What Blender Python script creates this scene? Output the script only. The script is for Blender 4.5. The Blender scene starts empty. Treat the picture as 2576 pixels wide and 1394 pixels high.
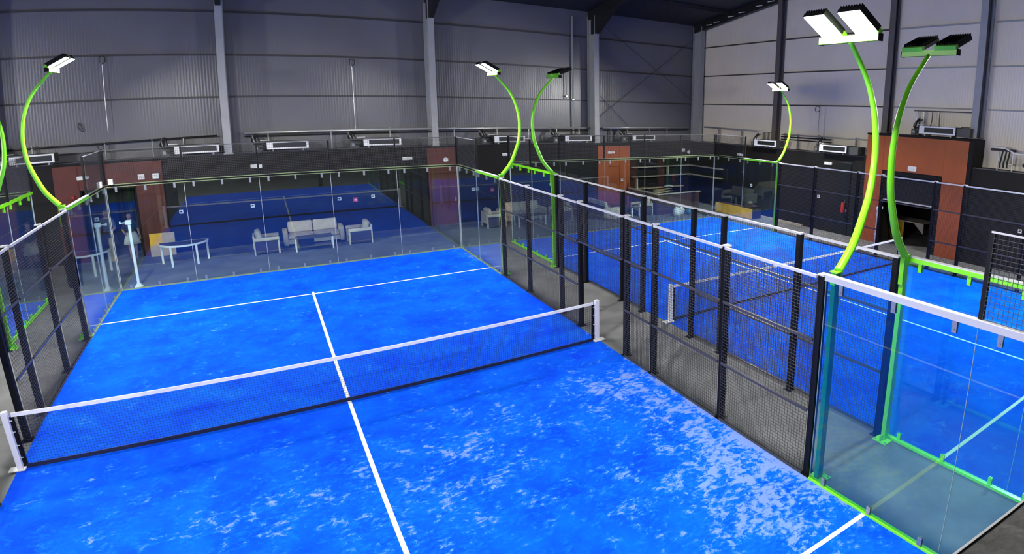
import bpy, bmesh, math, random
from mathutils import Vector, Matrix

# ------------------------------------------------------------------ camera, world, exposure
SC = bpy.context.scene
COL = SC.collection
random.seed(7)
SC.view_settings.view_transform = 'Standard'
SC.view_settings.look = 'None'
SC.view_settings.gamma = 1.0
SC.view_settings.use_curve_mapping = False
SC.view_settings.exposure = 0.0
SC.cycles.transparent_max_bounces = 40
SC.cycles.sample_clamp_indirect = 6.0

cam_d = bpy.data.cameras.new('camera')
cam = bpy.data.objects.new('camera', cam_d)
COL.objects.link(cam)
SC.camera = cam
RX = Vector((0.793636, -0.60792, 0.023978))        # camera right
RF = Vector((0.599156, 0.77414, -0.204254))        # camera forward
RU = Vector((0.105607, 0.17647, 0.978624))         # camera up
mw = Matrix(((RX[0], RU[0], -RF[0], -0.8382), (RX[1], RU[1], -RF[1], -10.4361), (RX[2], RU[2], -RF[2], 5.1047), (0, 0, 0, 1)))
cam.matrix_world = mw
cam_d.type = 'PANO'                                # slightly barrel-shaped wide phone lens
cam_d.panorama_type = 'FISHEYE_LENS_POLYNOMIAL'
cam_d.fisheye_fov = math.radians(178)
cam_d.sensor_fit = 'HORIZONTAL'
cam_d.sensor_width = 36.0
cam_d.fisheye_polynomial_k0 = 0.0
cam_d.fisheye_polynomial_k1 = -5.14336712e-02
cam_d.fisheye_polynomial_k2 = 3.71653505e-04
cam_d.fisheye_polynomial_k3 = 1.02250025e-05
cam_d.fisheye_polynomial_k4 = -2.97523044e-07
cam_d.shift_x = -424.32 / 2576
cam_d.shift_y = -126.17 / 1394
cam_d.clip_start = 0.02
cam_d.clip_end = 200

world = bpy.data.worlds.new('hall_air')
SC.world = world
world.use_nodes = True
world.node_tree.nodes['Background'].inputs[0].default_value = (0.55, 0.6, 0.8, 1)
world.node_tree.nodes['Background'].inputs[1].default_value = 0.02

LAMP = 610.0                                       # radiance of the floodlight lenses

# ------------------------------------------------------------------ materials
MATS = {}


def mat(name, col, rough=0.6, metal=0.0, spec=0.5, noise=0.0, nscale=8.0, bump=0.0, bscale=40.0, emit=None, trans=0.0):
    if name in MATS:
        return MATS[name]
    m = bpy.data.materials.new(name)
    m.use_nodes = True
    nt = m.node_tree
    b = nt.nodes['Principled BSDF']
    b.inputs['Base Color'].default_value = (*col, 1)
    b.inputs['Roughness'].default_value = rough
    b.inputs['Metallic'].default_value = metal
    b.inputs['Specular IOR Level'].default_value = spec
    if trans:
        b.inputs['Transmission Weight'].default_value = trans
    if emit:
        b.inputs['Emission Color'].default_value = (*emit[0], 1)
        b.inputs['Emission Strength'].default_value = emit[1]
    if noise or bump:
        tc = nt.nodes.new('ShaderNodeTexCoord')
    if noise:
        n = nt.nodes.new('ShaderNodeTexNoise')
        n.inputs['Scale'].default_value = nscale
        n.inputs['Detail'].default_value = 6
        nt.links.new(tc.outputs['Object'], n.inputs['Vector'])
        r = nt.nodes.new('ShaderNodeMapRange')
        r.inputs[1].default_value = 0.3
        r.inputs[2].default_value = 0.7
        r.inputs[3].default_value = 1 - noise
        r.inputs[4].default_value = 1 + noise
        nt.links.new(n.outputs['Fac'], r.inputs[0])
        x = nt.nodes.new('ShaderNodeMix')
        x.data_type = 'RGBA'
        x.blend_type = 'MULTIPLY'
        x.inputs[0].default_value = 1
        x.inputs[6].default_value = (*col, 1)
        nt.links.new(r.outputs[0], x.inputs[7])
        nt.links.new(x.outputs[2], b.inputs['Base Color'])
    if bump:
        n2 = nt.nodes.new('ShaderNodeTexNoise')
        n2.inputs['Scale'].default_value = bscale
        nt.links.new(tc.outputs['Object'], n2.inputs['Vector'])
        bp = nt.nodes.new('ShaderNodeBump')
        bp.inputs['Strength'].default_value = bump
        bp.inputs['Distance'].default_value = 0.01
        nt.links.new(n2.outputs['Fac'], bp.inputs['Height'])
        nt.links.new(bp.outputs[0], b.inputs['Normal'])
    MATS[name] = m
    return m


def ribbed(name, col, rough, axis, pitch, strength=0.35):
    """cladding sheet with fine vertical ribs as relief"""
    m = mat(name, col, rough, 0.0, 0.5)
    nt = m.node_tree
    b = nt.nodes['Principled BSDF']
    tc = nt.nodes.new('ShaderNodeTexCoord')
    w = nt.nodes.new('ShaderNodeTexWave')
    w.wave_type = 'BANDS'
    w.bands_direction = axis
    w.wave_profile = 'SIN'
    w.inputs['Scale'].default_value = 0.314 / pitch
    w.inputs['Distortion'].default_value = 0
    nt.links.new(tc.outputs['Object'], w.inputs['Vector'])
    bp = nt.nodes.new('ShaderNodeBump')
    bp.inputs['Strength'].default_value = strength
    bp.inputs['Distance'].default_value = 0.006
    nt.links.new(w.outputs['Fac'], bp.inputs['Height'])
    nt.links.new(bp.outputs[0], b.inputs['Normal'])
    n = nt.nodes.new('ShaderNodeTexNoise')
    n.inputs['Scale'].default_value = 0.6
    n.inputs['Detail'].default_value = 5
    nt.links.new(tc.outputs['Object'], n.inputs['Vector'])
    r = nt.nodes.new('ShaderNodeMapRange')
    r.inputs[3].default_value = 0.85
    r.inputs[4].default_value = 1.12
    nt.links.new(n.outputs['Fac'], r.inputs[0])
    x = nt.nodes.new('ShaderNodeMix')
    x.data_type = 'RGBA'
    x.blend_type = 'MULTIPLY'
    x.inputs[0].default_value = 1
    x.inputs[6].default_value = (*col, 1)
    nt.links.new(r.outputs[0], x.inputs[7])
    nt.links.new(x.outputs[2], b.inputs['Base Color'])
    return m


def glass_material(name='toughened_glass', tint=(0.90, 0.972, 0.962)):
    m = bpy.data.materials.new(name)
    m.use_nodes = True
    nt = m.node_tree
    for n in list(nt.nodes):
        nt.nodes.remove(n)
    out = nt.nodes.new('ShaderNodeOutputMaterial')
    t = nt.nodes.new('ShaderNodeBsdfTransparent')
    t.inputs[0].default_value = (*tint, 1)
    g = nt.nodes.new('ShaderNodeBsdfGlossy')
    g.inputs['Roughness'].default_value = 0.0
    g.inputs[0].default_value = (0.97, 1, 1, 1)
    lw = nt.nodes.new('ShaderNodeLayerWeight')
    lw.inputs[0].default_value = 0.5
    p = nt.nodes.new('ShaderNodeMath')
    p.operation = 'POWER'
    p.inputs[1].default_value = 5.0
    nt.links.new(lw.outputs['Facing'], p.inputs[0])
    r = nt.nodes.new('ShaderNodeMapRange')
    r.inputs[3].default_value = 0.072
    r.inputs[4].default_value = 1.0
    nt.links.new(p.outputs[0], r.inputs[0])
    mx = nt.nodes.new('ShaderNodeMixShader')
    nt.links.new(r.outputs[0], mx.inputs[0])
    nt.links.new(t.outputs[0], mx.inputs[1])
    nt.links.new(g.outputs[0], mx.inputs[2])
    nt.links.new(mx.outputs[0], out.inputs[0])
    return m


def turf_material(name, patches, base=0.42):
    """blue artificial turf with worn-in sand: patches = [(x, y, radius x, radius y, amount)] in metres"""
    m = bpy.data.materials.new(name)
    m.use_nodes = True
    nt = m.node_tree
    L = nt.links.new
    b = nt.nodes['Principled BSDF']
    b.inputs['Roughness'].default_value = 0.85
    b.inputs['Specular IOR Level'].default_value = 0.04
    tc = nt.nodes.new('ShaderNodeTexCoord')
    sep = nt.nodes.new('ShaderNodeSeparateXYZ')
    L(tc.outputs['Object'], sep.inputs[0])

    def math_(op, a, c=None, clamp=False):
        n = nt.nodes.new('ShaderNodeMath')
        n.operation = op
        n.use_clamp = clamp
        for i, v in enumerate((a, c)):
            if v is None:
                continue
            if isinstance(v, (int, float)):
                n.inputs[i].default_value = v
            else:
                L(v, n.inputs[i])
        return n.outputs[0]

    def noise(scale, detail, rough=0.6, dist=0.0, stretch=None):
        n = nt.nodes.new('ShaderNodeTexNoise')
        n.inputs['Scale'].default_value = scale
        n.inputs['Detail'].default_value = detail
        n.inputs['Roughness'].default_value = rough
        n.inputs['Distortion'].default_value = dist
        if stretch:
            mp = nt.nodes.new('ShaderNodeMapping')
            mp.inputs['Scale'].default_value = stretch
            L(tc.outputs['Object'], mp.inputs[0])
            L(mp.outputs[0], n.inputs['Vector'])
        else:
            L(tc.outputs['Object'], n.inputs['Vector'])
        return n.outputs['Fac']

    dens = None
    for (px, py, rx, ry, am) in patches:
        dx = math_('DIVIDE', math_('SUBTRACT', sep.outputs[0], px), rx)
        dy = math_('DIVIDE', math_('SUBTRACT', sep.outputs[1], py), ry)
        q = math_('ADD', math_('MULTIPLY', dx, dx), math_('MULTIPLY', dy, dy))
        g = math_('MULTIPLY', math_('EXPONENT', math_('MULTIPLY', q, -1.0)), am)
        dens = g if dens is None else math_('ADD', dens, g)
    n1 = noise(2.5, 6, 0.70, 0.5)
    n2 = noise(8.5, 4, 0.62, 0.5, (1.0, 1.5, 1.0))
    nn = math_('ADD', math_('MULTIPLY', n1, 0.55), math_('MULTIPLY', n2, 0.45))
    fac = nt.nodes.new('ShaderNodeMapRange')
    fac.interpolation_type = 'SMOOTHSTEP'
    fac.inputs[1].default_value = 0.60
    fac.inputs[2].default_value = 0.69
    fac.inputs[3].default_value = 0.0
    fac.inputs[4].default_value = 0.82
    L(math_('ADD', nn, dens if dens is not None else 0.0), fac.inputs[0])
    blend = noise(1.1, 7, 0.65, 0.3)
    ramp = nt.nodes.new('ShaderNodeValToRGB')
    ramp.color_ramp.elements[0].position = 0.32
    ramp.color_ramp.elements[0].color = (0.0015, 0.050 * base / 0.42, 0.78, 1)
    ramp.color_ramp.elements[1].position = 0.72
    ramp.color_ramp.elements[1].color = (0.002, 0.135 * base / 0.42, 0.92, 1)
    L(blend, ramp.inputs[0])
    fine = noise(130.0, 3, 0.7)
    fr = nt.nodes.new('ShaderNodeMapRange')
    fr.inputs[3].default_value = 0.78
    fr.inputs[4].default_value = 1.2
    L(fine, fr.inputs[0])
    mu = nt.nodes.new('ShaderNodeMix')
    mu.data_type = 'RGBA'
    mu.blend_type = 'MULTIPLY'
    mu.inputs[0].default_value = 1
    L(ramp.outputs[0], mu.inputs[6])
    L(fr.outputs[0], mu.inputs[7])
    mx = nt.nodes.new('ShaderNodeMix')
    mx.data_type = 'RGBA'
    mx.inputs[7].default_value = (0.21, 0.31, 0.64, 1)
    L(fac.outputs[0], mx.inputs[0])
    halo = nt.nodes.new('ShaderNodeMapRange')
    halo.interpolation_type = 'SMOOTHSTEP'
    halo.inputs[1].default_value = 0.50
    halo.inputs[2].default_value = 0.66
    halo.inputs[3].default_value = 0.0
    halo.inputs[4].default_value = 0.75
    L(math_('ADD', nn, dens if dens is not None else 0.0), halo.inputs[0])
    hm = nt.nodes.new('ShaderNodeMix')
    hm.data_type = 'RGBA'
    hm.inputs[7].default_value = (0.004, 0.175, 0.95, 1)
    L(halo.outputs[0], hm.inputs[0])
    L(mu.outputs[2], hm.inputs[6])
    L(hm.outputs[2], mx.inputs[6])
    L(mx.outputs[2], b.inputs['Base Color'])
    bp = nt.nodes.new('ShaderNodeBump')
    bp.inputs['Strength'].default_value = 0.25
    bp.inputs['Distance'].default_value = 0.01
    L(fine, bp.inputs['Height'])
    L(bp.outputs[0], b.inputs['Normal'])
    return m


M_GLASS = glass_material()
M_GLASST = glass_material('teal_tinted_glass', (0.75, 0.965, 0.955))
M_LIME = mat('lime_paint', (0.22, 0.80, 0.012), 0.35)
M_LIME.node_tree.nodes['Principled BSDF'].inputs['Coat Weight'].default_value = 0.6
M_LIME.node_tree.nodes['Principled BSDF'].inputs['Coat Roughness'].default_value = 0.3
M_BLACK = mat('black_paint', (0.004, 0.004, 0.005), 0.55, 0.0, 0.2)
M_WIRE = mat('black_wire', (0.05, 0.05, 0.055), 0.5, 0.0, 0.3)
M_EDGE = mat('dull_lime_edge', (0.28, 0.36, 0.16), 0.4, 0.2)
M_LIMESHADE = mat('shaded_lime_paint', (0.006, 0.20, 0.055), 0.35)  # lime post colour darkened to stand for its shaded side
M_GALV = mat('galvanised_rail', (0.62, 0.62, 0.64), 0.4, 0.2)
M_STEEL = mat('steel_fitting', (0.35, 0.36, 0.36), 0.35, 0.6)
M_RAIL = mat('dark_rail', (0.06, 0.06, 0.065), 0.4, 0.2)
M_SEAM = mat('clear_silicone', (0.55, 0.6, 0.58), 0.4)
M_WHITE = mat('white_paint', (0.80, 0.80, 0.80), 0.4)
M_LINE = mat('white_turf_line', (0.85, 0.87, 0.88), 0.9, noise=0.06, nscale=30)
M_TAPE = mat('white_net_tape', (0.80, 0.80, 0.80), 0.7, noise=0.1, nscale=6)
M_NET = mat('net_cord', (0.006, 0.012, 0.05), 0.8)
M_NAVY = mat('navy_band', (0.004, 0.008, 0.035), 0.7)
M_FLOOR = mat('dark_concrete', (0.138, 0.142, 0.142), 0.75, noise=0.25, nscale=1.4, bump=0.15, bscale=60)
M_DARK = mat('charcoal_wall', (0.012, 0.0112, 0.0095), 0.6, 0.0, 0.2, noise=0.15, nscale=1.0)
M_BROWN = mat('rust_panel', (0.10, 0.020, 0.009), 0.5, noise=0.18, nscale=1.2)
M_ORANGE = mat('orange_panel', (0.33, 0.070, 0.009), 0.5, noise=0.15, nscale=1.0)
M_CLADF = ribbed('cladding_far', (0.165, 0.165, 0.18), 0.30, 'X', 0.1)
M_CLADR = ribbed('cladding_side', (0.85, 0.77, 0.665), 0.34, 'Y', 0.1)
M_GIRT = mat('girt_steel', (0.06, 0.06, 0.065), 0.45, 0.2)
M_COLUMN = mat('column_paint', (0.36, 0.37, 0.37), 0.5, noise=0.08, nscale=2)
M_COLDARK = mat('column_brown', (0.13, 0.115, 0.105), 0.5, noise=0.1, nscale=2)  # brownish-grey paint of the right-wall columns
M_ROOF = mat('dark_roof_sheet', (0.02, 0.021, 0.022), 0.6, noise=0.2, nscale=2)
M_BEAM = mat('dark_rafter', (0.012, 0.013, 0.014), 0.5)
M_ACW = mat('white_casing', (0.72, 0.73, 0.72), 0.45)
M_CASING = mat('zinc_casing', (0.06, 0.062, 0.06), 0.5, 0.3)
M_GRILLE = mat('grille_dark', (0.02, 0.023, 0.025), 0.5)
M_DUCT = mat('grey_duct', (0.07, 0.075, 0.065), 0.5)
M_HOSE = mat('black_hose', (0.014, 0.014, 0.014), 0.6)
M_PIPE = mat('pipe_lagging', (0.46, 0.47, 0.48), 0.3, 0.4)
M_FABRIC = mat('beige_fabric', (0.60, 0.52, 0.385), 0.9, noise=0.1, nscale=6, bump=0.2, bscale=90)
M_RATTAN = mat('grey_rattan', (0.045, 0.036, 0.04), 0.8, noise=0.3, nscale=30, bump=0.4, bscale=120)
M_GREYTOP = mat('grey_table_top', (0.06, 0.058, 0.062), 0.35, noise=0.15, nscale=5)
M_YELLOW = mat('yellow_board', (0.72, 0.40, 0.015), 0.55, noise=0.2, nscale=2.5)
M_PLY = mat('pale_plywood', (0.42, 0.34, 0.20), 0.7, noise=0.2, nscale=4)
M_BARF = mat('bar_front', (0.055, 0.026, 0.022), 0.55, noise=0.25, nscale=3)
M_TOPW = mat('worktop_edge', (0.40, 0.36, 0.30), 0.5, noise=0.1, nscale=4)
M_PLASTIC = mat('white_plastic', (0.82, 0.83, 0.83), 0.4)
M_BAG = mat('white_bag', (0.75, 0.77, 0.78), 0.45)
M_BAGB = mat('blue_bag', (0.02, 0.20, 0.45), 0.45)
M_RED = mat('red_enamel', (0.55, 0.02, 0.02), 0.35)
M_PINK = mat('red_sign', (0.75, 0.03, 0.06), 0.4)
M_SKIN = mat('skin', (0.24, 0.14, 0.10), 0.6)
M_CLOTHD = mat('dark_cloth', (0.015, 0.016, 0.02), 0.9)
M_CLOTHL = mat('pale_cloth', (0.42, 0.44, 0.36), 0.9)
M_HAIR = mat('dark_hair', (0.02, 0.014, 0.010), 0.6)
M_LED = mat('floodlight_lens', (0.9, 0.9, 0.9), 0.3, emit=((1.0, 0.98, 0.945), LAMP))
M_LED2 = mat('floodlight_lens_strong', (0.9, 0.9, 0.9), 0.3, emit=((1.0, 0.98, 0.945), LAMP * 2.6))
M_LED3 = mat('floodlight_lens_medium', (0.9, 0.9, 0.9), 0.3, emit=((1.0, 0.98, 0.945), LAMP * 1.7))
M_LED4 = mat('floodlight_lens_boosted', (0.9, 0.9, 0.9), 0.3, emit=((1.0, 0.98, 0.945), LAMP * 4.2))  # boosted lens strength, raised to brighten the right wall
M_LEDOFF = mat('floodlight_lens_off', (0.25, 0.26, 0.26), 0.15)
M_LEDGE = mat('dark_ledge', (0.055, 0.052, 0.048), 0.5, noise=0.3, nscale=14, bump=0.2, bscale=30)
M_TURF = turf_material('blue_turf_worn', [
    (4.2, -2.1, 1.0, 0.9, 0.13), (4.6, -4.3, 0.9, 1.5, 0.135), (4.1, -6.2, 1.4, 1.2, 0.12), (1.6, -2.2, 1.6, 1.3, 0.065),
    (0.6, -3.8, 1.3, 1.2, 0.065), (-1.2, -2.6, 1.2, 0.9, 0.055), (-3.0, -2.2, 1.5, 1.2, 0.035), (4.9, 9.0, 0.35, 1.4, 0.10), (4.98, -3.5, 0.10, 3.5, 0.10),
    (2.8, -4.6, 0.9, 1.0, 0.04)])
M_TURF2 = turf_material('blue_turf_clean', [(0, 0, 6, 11, 0.005)], 0.50)

# ------------------------------------------------------------------ mesh helpers


class MB:
    """collects faces; build() links them as one mesh object"""

    def __init__(s):
        s.v = []
        s.f = []
        s.smooth = False

    def quadbox(s, P):
        n = len(s.v)
        s.v += [tuple(p) for p in P]
        for q in ((0, 3, 2, 1), (4, 5, 6, 7), (0, 1, 5, 4), (1, 2, 6, 5), (2, 3, 7, 6), (3, 0, 4, 7)):
            s.f.append(tuple(n + i for i in q))
        return s

    def box(s, x0, x1, y0, y1, z0, z1):
        return s.quadbox([(x0, y0, z0), (x1, y0, z0), (x1, y1, z0), (x0, y1, z0), (x0, y0, z1), (x1, y0, z1), (x1, y1, z1), (x0, y1, z1)])

    def bar(s, a, b, w, h, up=(0, 0, 1)):
        a, b = Vector(a), Vector(b)
        d = (b - a).normalized()
        up = Vector(up)
        if abs(d.dot(up)) > 0.99:
            up = Vector((0, 1, 0))
        x = d.cross(up).normalized() * (w / 2)
        y = x.normalized().cross(d).normalized() * (h / 2)
        return s.quadbox([a - x - y, a + x - y, a + x + y, a - x + y, b - x - y, b + x - y, b + x + y, b - x + y])

    def tube(s, pts, r, n=8, cap=True):
        pts = [Vector(p) for p in pts]
        rs = r if isinstance(r, (list, tuple)) else [r] * len(pts)
        base = len(s.v)
        u = None
        for i, p in enumerate(pts):
            d = (pts[min(i + 1, len(pts) - 1)] - pts[max(i - 1, 0)]).normalized()
            if u is None:
                u = d.orthogonal().normalized()
            u = (u - d * u.dot(d)).normalized()
            w = d.cross(u)
            for k in range(n):
                a = 2 * math.pi * k / n
                s.v.append(tuple(p + (u * math.cos(a) + w * math.sin(a)) * rs[i]))
        for i in range(len(pts) - 1):
            for k in range(n):
                k2 = (k + 1) % n
                s.f.append((base + i * n + k, base + i * n + k2, base + (i + 1) * n + k2, base + (i + 1) * n + k))
        if cap:
            s.f.append(tuple(base + k for k in reversed(range(n))))
            s.f.append(tuple(base + (len(pts) - 1) * n + k for k in range(n)))
        return s

    def prism(s, poly, h0, h1, axis='z'):
        """extrude polygon (list of 2-d points) between h0 and h1 along axis"""
        def P(a, b, h):
            return {'z': (a, b, h), 'y': (a, h, b), 'x': (h, a, b)}[axis]
        n = len(s.v)
        k = len(poly)
        s.v += [P(a, b, h0) for a, b in poly] + [P(a, b, h1) for a, b in poly]
        s.f.append(tuple(n + i for i in reversed(range(k))))
        s.f.append(tuple(n + k + i for i in range(k)))
        for i in range(k):
            j = (i + 1) % k
            s.f.append((n + i, n + j, n + k + j, n + k + i))
        return s

    def lathe(s, prof, n=16, c=(0, 0)):
        base = len(s.v)
        for r, z in prof:
            for k in range(n):
                a = 2 * math.pi * k / n
                s.v.append((c[0] + r * math.cos(a), c[1] + r * math.sin(a), z))
        for i in range(len(prof) - 1):
            for k in range(n):
                k2 = (k + 1) % n
                s.f.append((base + i * n + k, base + i * n + k2, base + (i + 1) * n + k2, base + (i + 1) * n + k))
        s.f.append(tuple(base + k for k in reversed(range(n))))
        s.f.append(tuple(base + (len(prof) - 1) * n + k for k in range(n)))
        return s

    def mesh(s, name):
        me = bpy.data.meshes.new(name)
        me.from_pydata(s.v, [], s.f)
        bm = bmesh.new()
        bm.from_mesh(me)
        bmesh.ops.recalc_face_normals(bm, faces=bm.faces)
        bm.to_mesh(me)
        bm.free()
        return me

    def build(s, name, m, parent=None, bevel=0.0, smooth=False, seg=2, kind=None):
        me = s.mesh(name)
        if bevel:
            bm = bmesh.new()
            bm.from_mesh(me)
            bmesh.ops.bevel(bm, geom=list(bm.edges), offset=bevel, segments=seg, affect='EDGES', profile=0.5)
            bm.to_mesh(me)
            bm.free()
        if smooth:
            for p in me.polygons:
                p.use_smooth = True
        me.materials.append(m)
        return link(name, me, parent, kind)


def link(name, me, parent=None, kind=None):
    o = bpy.data.objects.new(name, me)
    COL.objects.link(o)
    if parent is not None:
        o.parent = parent
    if kind:
        o['kind'] = kind
    return o


def inst(src, parent, loc, rz=0.0):
    o = bpy.data.objects.new(src.name.split('.')[0], src.data)
    COL.objects.link(o)
    o.parent = parent
    o.location = loc
    o.rotation_euler = (0, 0, rz)
    return o


def tag(o, label, cat, group=None):
    o['label'] = label
    o['category'] = cat
    if group:
        o['group'] = group
    return o


def thing(name, label, cat, loc=(0, 0, 0), rz=0.0, group=None):
    o = bpy.data.objects.new(name, None)
    o.empty_display_size = 0.2
    COL.objects.link(o)
    o.location = loc
    o.rotation_euler = (0, 0, rz)
    return tag(o, label, cat, group)


def empty_struct(name, loc=(0, 0, 0)):
    o = bpy.data.objects.new(name, None)
    COL.objects.link(o)
    o.location = loc
    o['kind'] = 'structure'
    return o


def soft(x0, x1, y0, y1, z0, z1, name, m, parent, r=0.05, seg=3):
    return MB().box(x0, x1, y0, y1, z0, z1).build(name, m, parent, bevel=r, smooth=True, seg=seg)


# ------------------------------------------------------------------ the hall
CR, CL = 11.93, -11.93           # centres of the neighbouring courts
YF, XR = 14.6, 19.12             # faces of the dark lower walls
YC, XC = 15.3, 19.95             # faces of the cladding
ZT = 3.37                        # top of the dark walls


def roof_z(y):
    return 9.62 + (15.3 - y) * 0.145


fl = MB().box(-24, 25, -17, 18, -0.2, 0).build('floor', M_FLOOR, kind='structure')

# far dark wall with the doorway recess
w = MB()
w.box(-24, -6.75, YF, YC, 0, ZT)
w.box(-4.99, XR, YF, YC, 0, ZT)
w.box(-6.75, -4.99, YF, YC, 2.42, ZT)
w.box(-6.75, -4.99, YF + 1.9, YF + 2.0, 0, 2.42)
w.box(-6.85, -6.75, YC, YF + 2.0, 0, 2.42)
w.box(-4.99, -4.89, YC, YF + 2.0, 0, 2.42)
wall_far = w.build('wall_far', M_DARK, kind='structure')
MB().box(-24, XR, YF - 0.02, YF + 0.06, ZT, ZT + 0.03).build('coping', M_RAIL, wall_far)

# brown door surrounds on the far wall
d1 = empty_struct('door_1', (-5.85, YF, 0))
MB().box(-1.67, -0.9, -0.04, -0.003, 0, 3.28).build('panel', M_BROWN, d1)
MB().box(0.86, 1.72, -0.04, -0.003, 0, 3.28).build('panel', M_BROWN, d1)
MB().box(-0.893, 0.853, -0.04, -0.003, 2.46, 3.28).build('panel', M_BROWN, d1)
MB().box(0.80, 0.86, -0.05, 0.3, 0, 2.42).build('jamb', M_BLACK, d1)
MB().box(-0.90, -0.84, -0.05, 0.3, 0, 2.42).build('jamb', M_BLACK, d1)
d2 = empty_struct('door_2', (5.7, YF, 0))
MB().box(-0.60, 0.62, -0.045, -0.003, 0, 2.2).build('door_leaf', M_BROWN, d2)
MB().box(-0.60, 0.62, -0.035, -0.003, 2.22, 3.28).build('panel', M_BROWN, d2)
MB().box(0.44, 0.50, -0.09, -0.045, 1.0, 1.16).build('door_handle', M_STEEL, d2)
d3 = empty_struct('door_3', (14.1, YF, 0))
MB().box(-0.93, -0.33, -0.045, -0.003, 0, 3.2).build('panel', M_ORANGE, d3)
MB().box(-0.32, 0.30, -0.03, -0.003, 0, 2.15).build('door_leaf', M_ORANGE, d3)
MB().box(-0.32, 0.30, -0.045, -0.003, 2.17, 3.2).build('panel', M_ORANGE, d3)
MB().box(0.31, 0.94, -0.045, -0.003, 0, 3.2).build('panel', M_ORANGE, d3)

# right dark wall with the wide shutter doorway
w = MB()
w.box(XR, XC, 3.15, 15.3, 0, ZT)
w.box(XR, XC, -17, -1.0, 0, ZT)
w.box(XR + 0.02, XC, 2.37, 3.15, 0, 4.3)
w.box(XR + 0.02, XC, -1.0, -0.12, 0, 4.3)
w.box(XR + 0.02, XC, -0.12, 2.37, 2.92, 4.3)
w.box(23.6, 23.7, -2.5, 5.0, 0, 3.1)
w.box(XC, 23.7, 5.0, 5.1, 0, 3.1)
w.box(XC, 23.7, -2.6, -2.5, 0, 3.1)
w.box(XC, 23.7, -2.6, 5.1, 3.1, 3.2)
wall_right = w.build('wall_right', M_DARK, kind='structure')
MB().box(XR - 0.02, XR + 0.06, 3.2, YF, ZT, ZT + 0.03).build('coping', M_RAIL, wall_right)
MB().box(XR - 0.02, XR + 0.06, -17, -1.2, ZT, ZT + 0.03).build('coping', M_RAIL, wall_right)
d4 = empty_struct('door_4', (XR, 1.1, 0))
MB().box(-0.06, -0.003, 1.28, 2.05, 0, 4.28).build('panel', M_ORANGE, d4)
MB().box(-0.06, -0.003, -2.1, -1.23, 0, 4.28).build('panel', M_ORANGE, d4)
MB().box(-0.06, -0.003, -1.225, 1.275, 2.96, 4.28).build('panel', M_ORANGE, d4)
MB().box(-0.07, 0.8, -2.13, 2.08, 4.29, 4.36).build('cap', M_BLACK, d4)
MB().box(-0.05, 0.8, -2.26, -2.105, 0, 4.34).build('return_panel', M_BLACK, d4)
MB().box(-0.02, 0.25, 1.20, 1.272, 0, 2.92).build('jamb', M_BLACK, d4)
MB().box(-0.02, 0.25, -1.222, -1.0, 0, 2.92).build('jamb', M_BLACK, d4)
MB().box(-0.03, 0.25, -1.0, 1.20, 2.78, 2.94).build('shutter_box', M_BLACK, d4)
sl = MB().box(0.08, 0.11, -1.0, 1.2, 0, 0.082).build('shutter_slat', mat('shutter_grey', (0.012, 0.012, 0.011), 0.5, 0, 0.2), d4)
sl.location = (0, 0, 1.82)
for k in range(1, 11):
    inst(sl, d4, (0, 0, 1.82 + 0.09 * k))
MB().box(0.05, 0.14, -1.0, 1.2, 1.76, 1.815).build('bottom_bar', M_GALV, d4)

# cladding in bays and rows, steel girts, columns
COLX = (-9.4, -1.95, 5.47, 13.1, 19.7)
wcf = empty_struct('wall_far_cladding')
bays = [-24, -9.4, -1.95, 5.47, 13.1, XC]
rows = [ZT, 5.40, 6.90, 8.42]
for i in range(5):
    for j in range(4):
        z1 = rows[j + 1] - 0.005 if j < 3 else roof_z(YC)
        MB().box(bays[i] + 0.004, bays[i + 1] - 0.004, YC, YC + 0.08, rows[j] + 0.005, z1).build('cladding_panel', M_CLADF, wcf)
for z in rows[1:]:
    for i in range(5):
        MB().box(bays[i] + 0.13, bays[i + 1] - 0.13, YC - 0.07, YC, z - 0.035, z + 0.035).build('girt', M_GIRT, wcf)
wcr = empty_struct('wall_right_cladding')
bayr = [-17, -7.05, -1.03, 2.75, 8.75, 15.3]
for i in range(5):
    y0, y1 = bayr[i] + 0.004, bayr[i + 1] - 0.004
    for j in range(3):
        MB().box(XC, XC + 0.08, y0, y1, rows[j] + 0.005, rows[j + 1] - 0.005).build('cladding_panel', M_CLADR, wcr)
    MB().prism([(y0, rows[3]), (y1, rows[3]), (y1, roof_z(y1)), (y0, roof_z(y0))], XC, XC + 0.08, 'x').build('cladding_panel', M_CLADR, wcr)
    for z in rows[1:]:
        MB().box(XC - 0.07, XC, y0 + 0.13, y1 - 0.13, z - 0.025, z + 0.03).build('girt', M_GIRT if i > 2 else M_COLUMN, wcr)


def h_column(name, x, y, z0, z1, along, m, m2, depth=0.3):
    """I-section column; flange faces the hall, web runs back to the wall"""
    c = empty_struct(name, (x, y, z0))
    h = z1 - z0
    d = depth
    if along == 'x':
        MB().box(-0.125, 0.125, -d, -d + 0.025, 0, h).build('flange', m, c)
        MB().box(-0.125, 0.125, -0.025, 0.0, 0, h).build('flange', m, c)
        MB().box(-0.012, 0.012, -d + 0.025, -0.025, 0, h).build('web', m2, c)
        MB().box(-0.16, 0.16, -d - 0.02, 0, 0, 0.03).build('base_plate', m2, c)
    else:
        MB().box(-d, -d + 0.025, -0.125, 0.125, 0, h).build('flange', m, c)
        MB().box(-0.025, 0.0, -0.125, 0.125, 0, h).build('flange', m, c)
        MB().box(-d + 0.025, -0.025, -0.012, 0.012, 0, h).build('web', m2, c)
        MB().box(-d - 0.02, 0, -0.16, 0.16, 0, 0.03).build('base_plate', m2, c)
    return c


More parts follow.
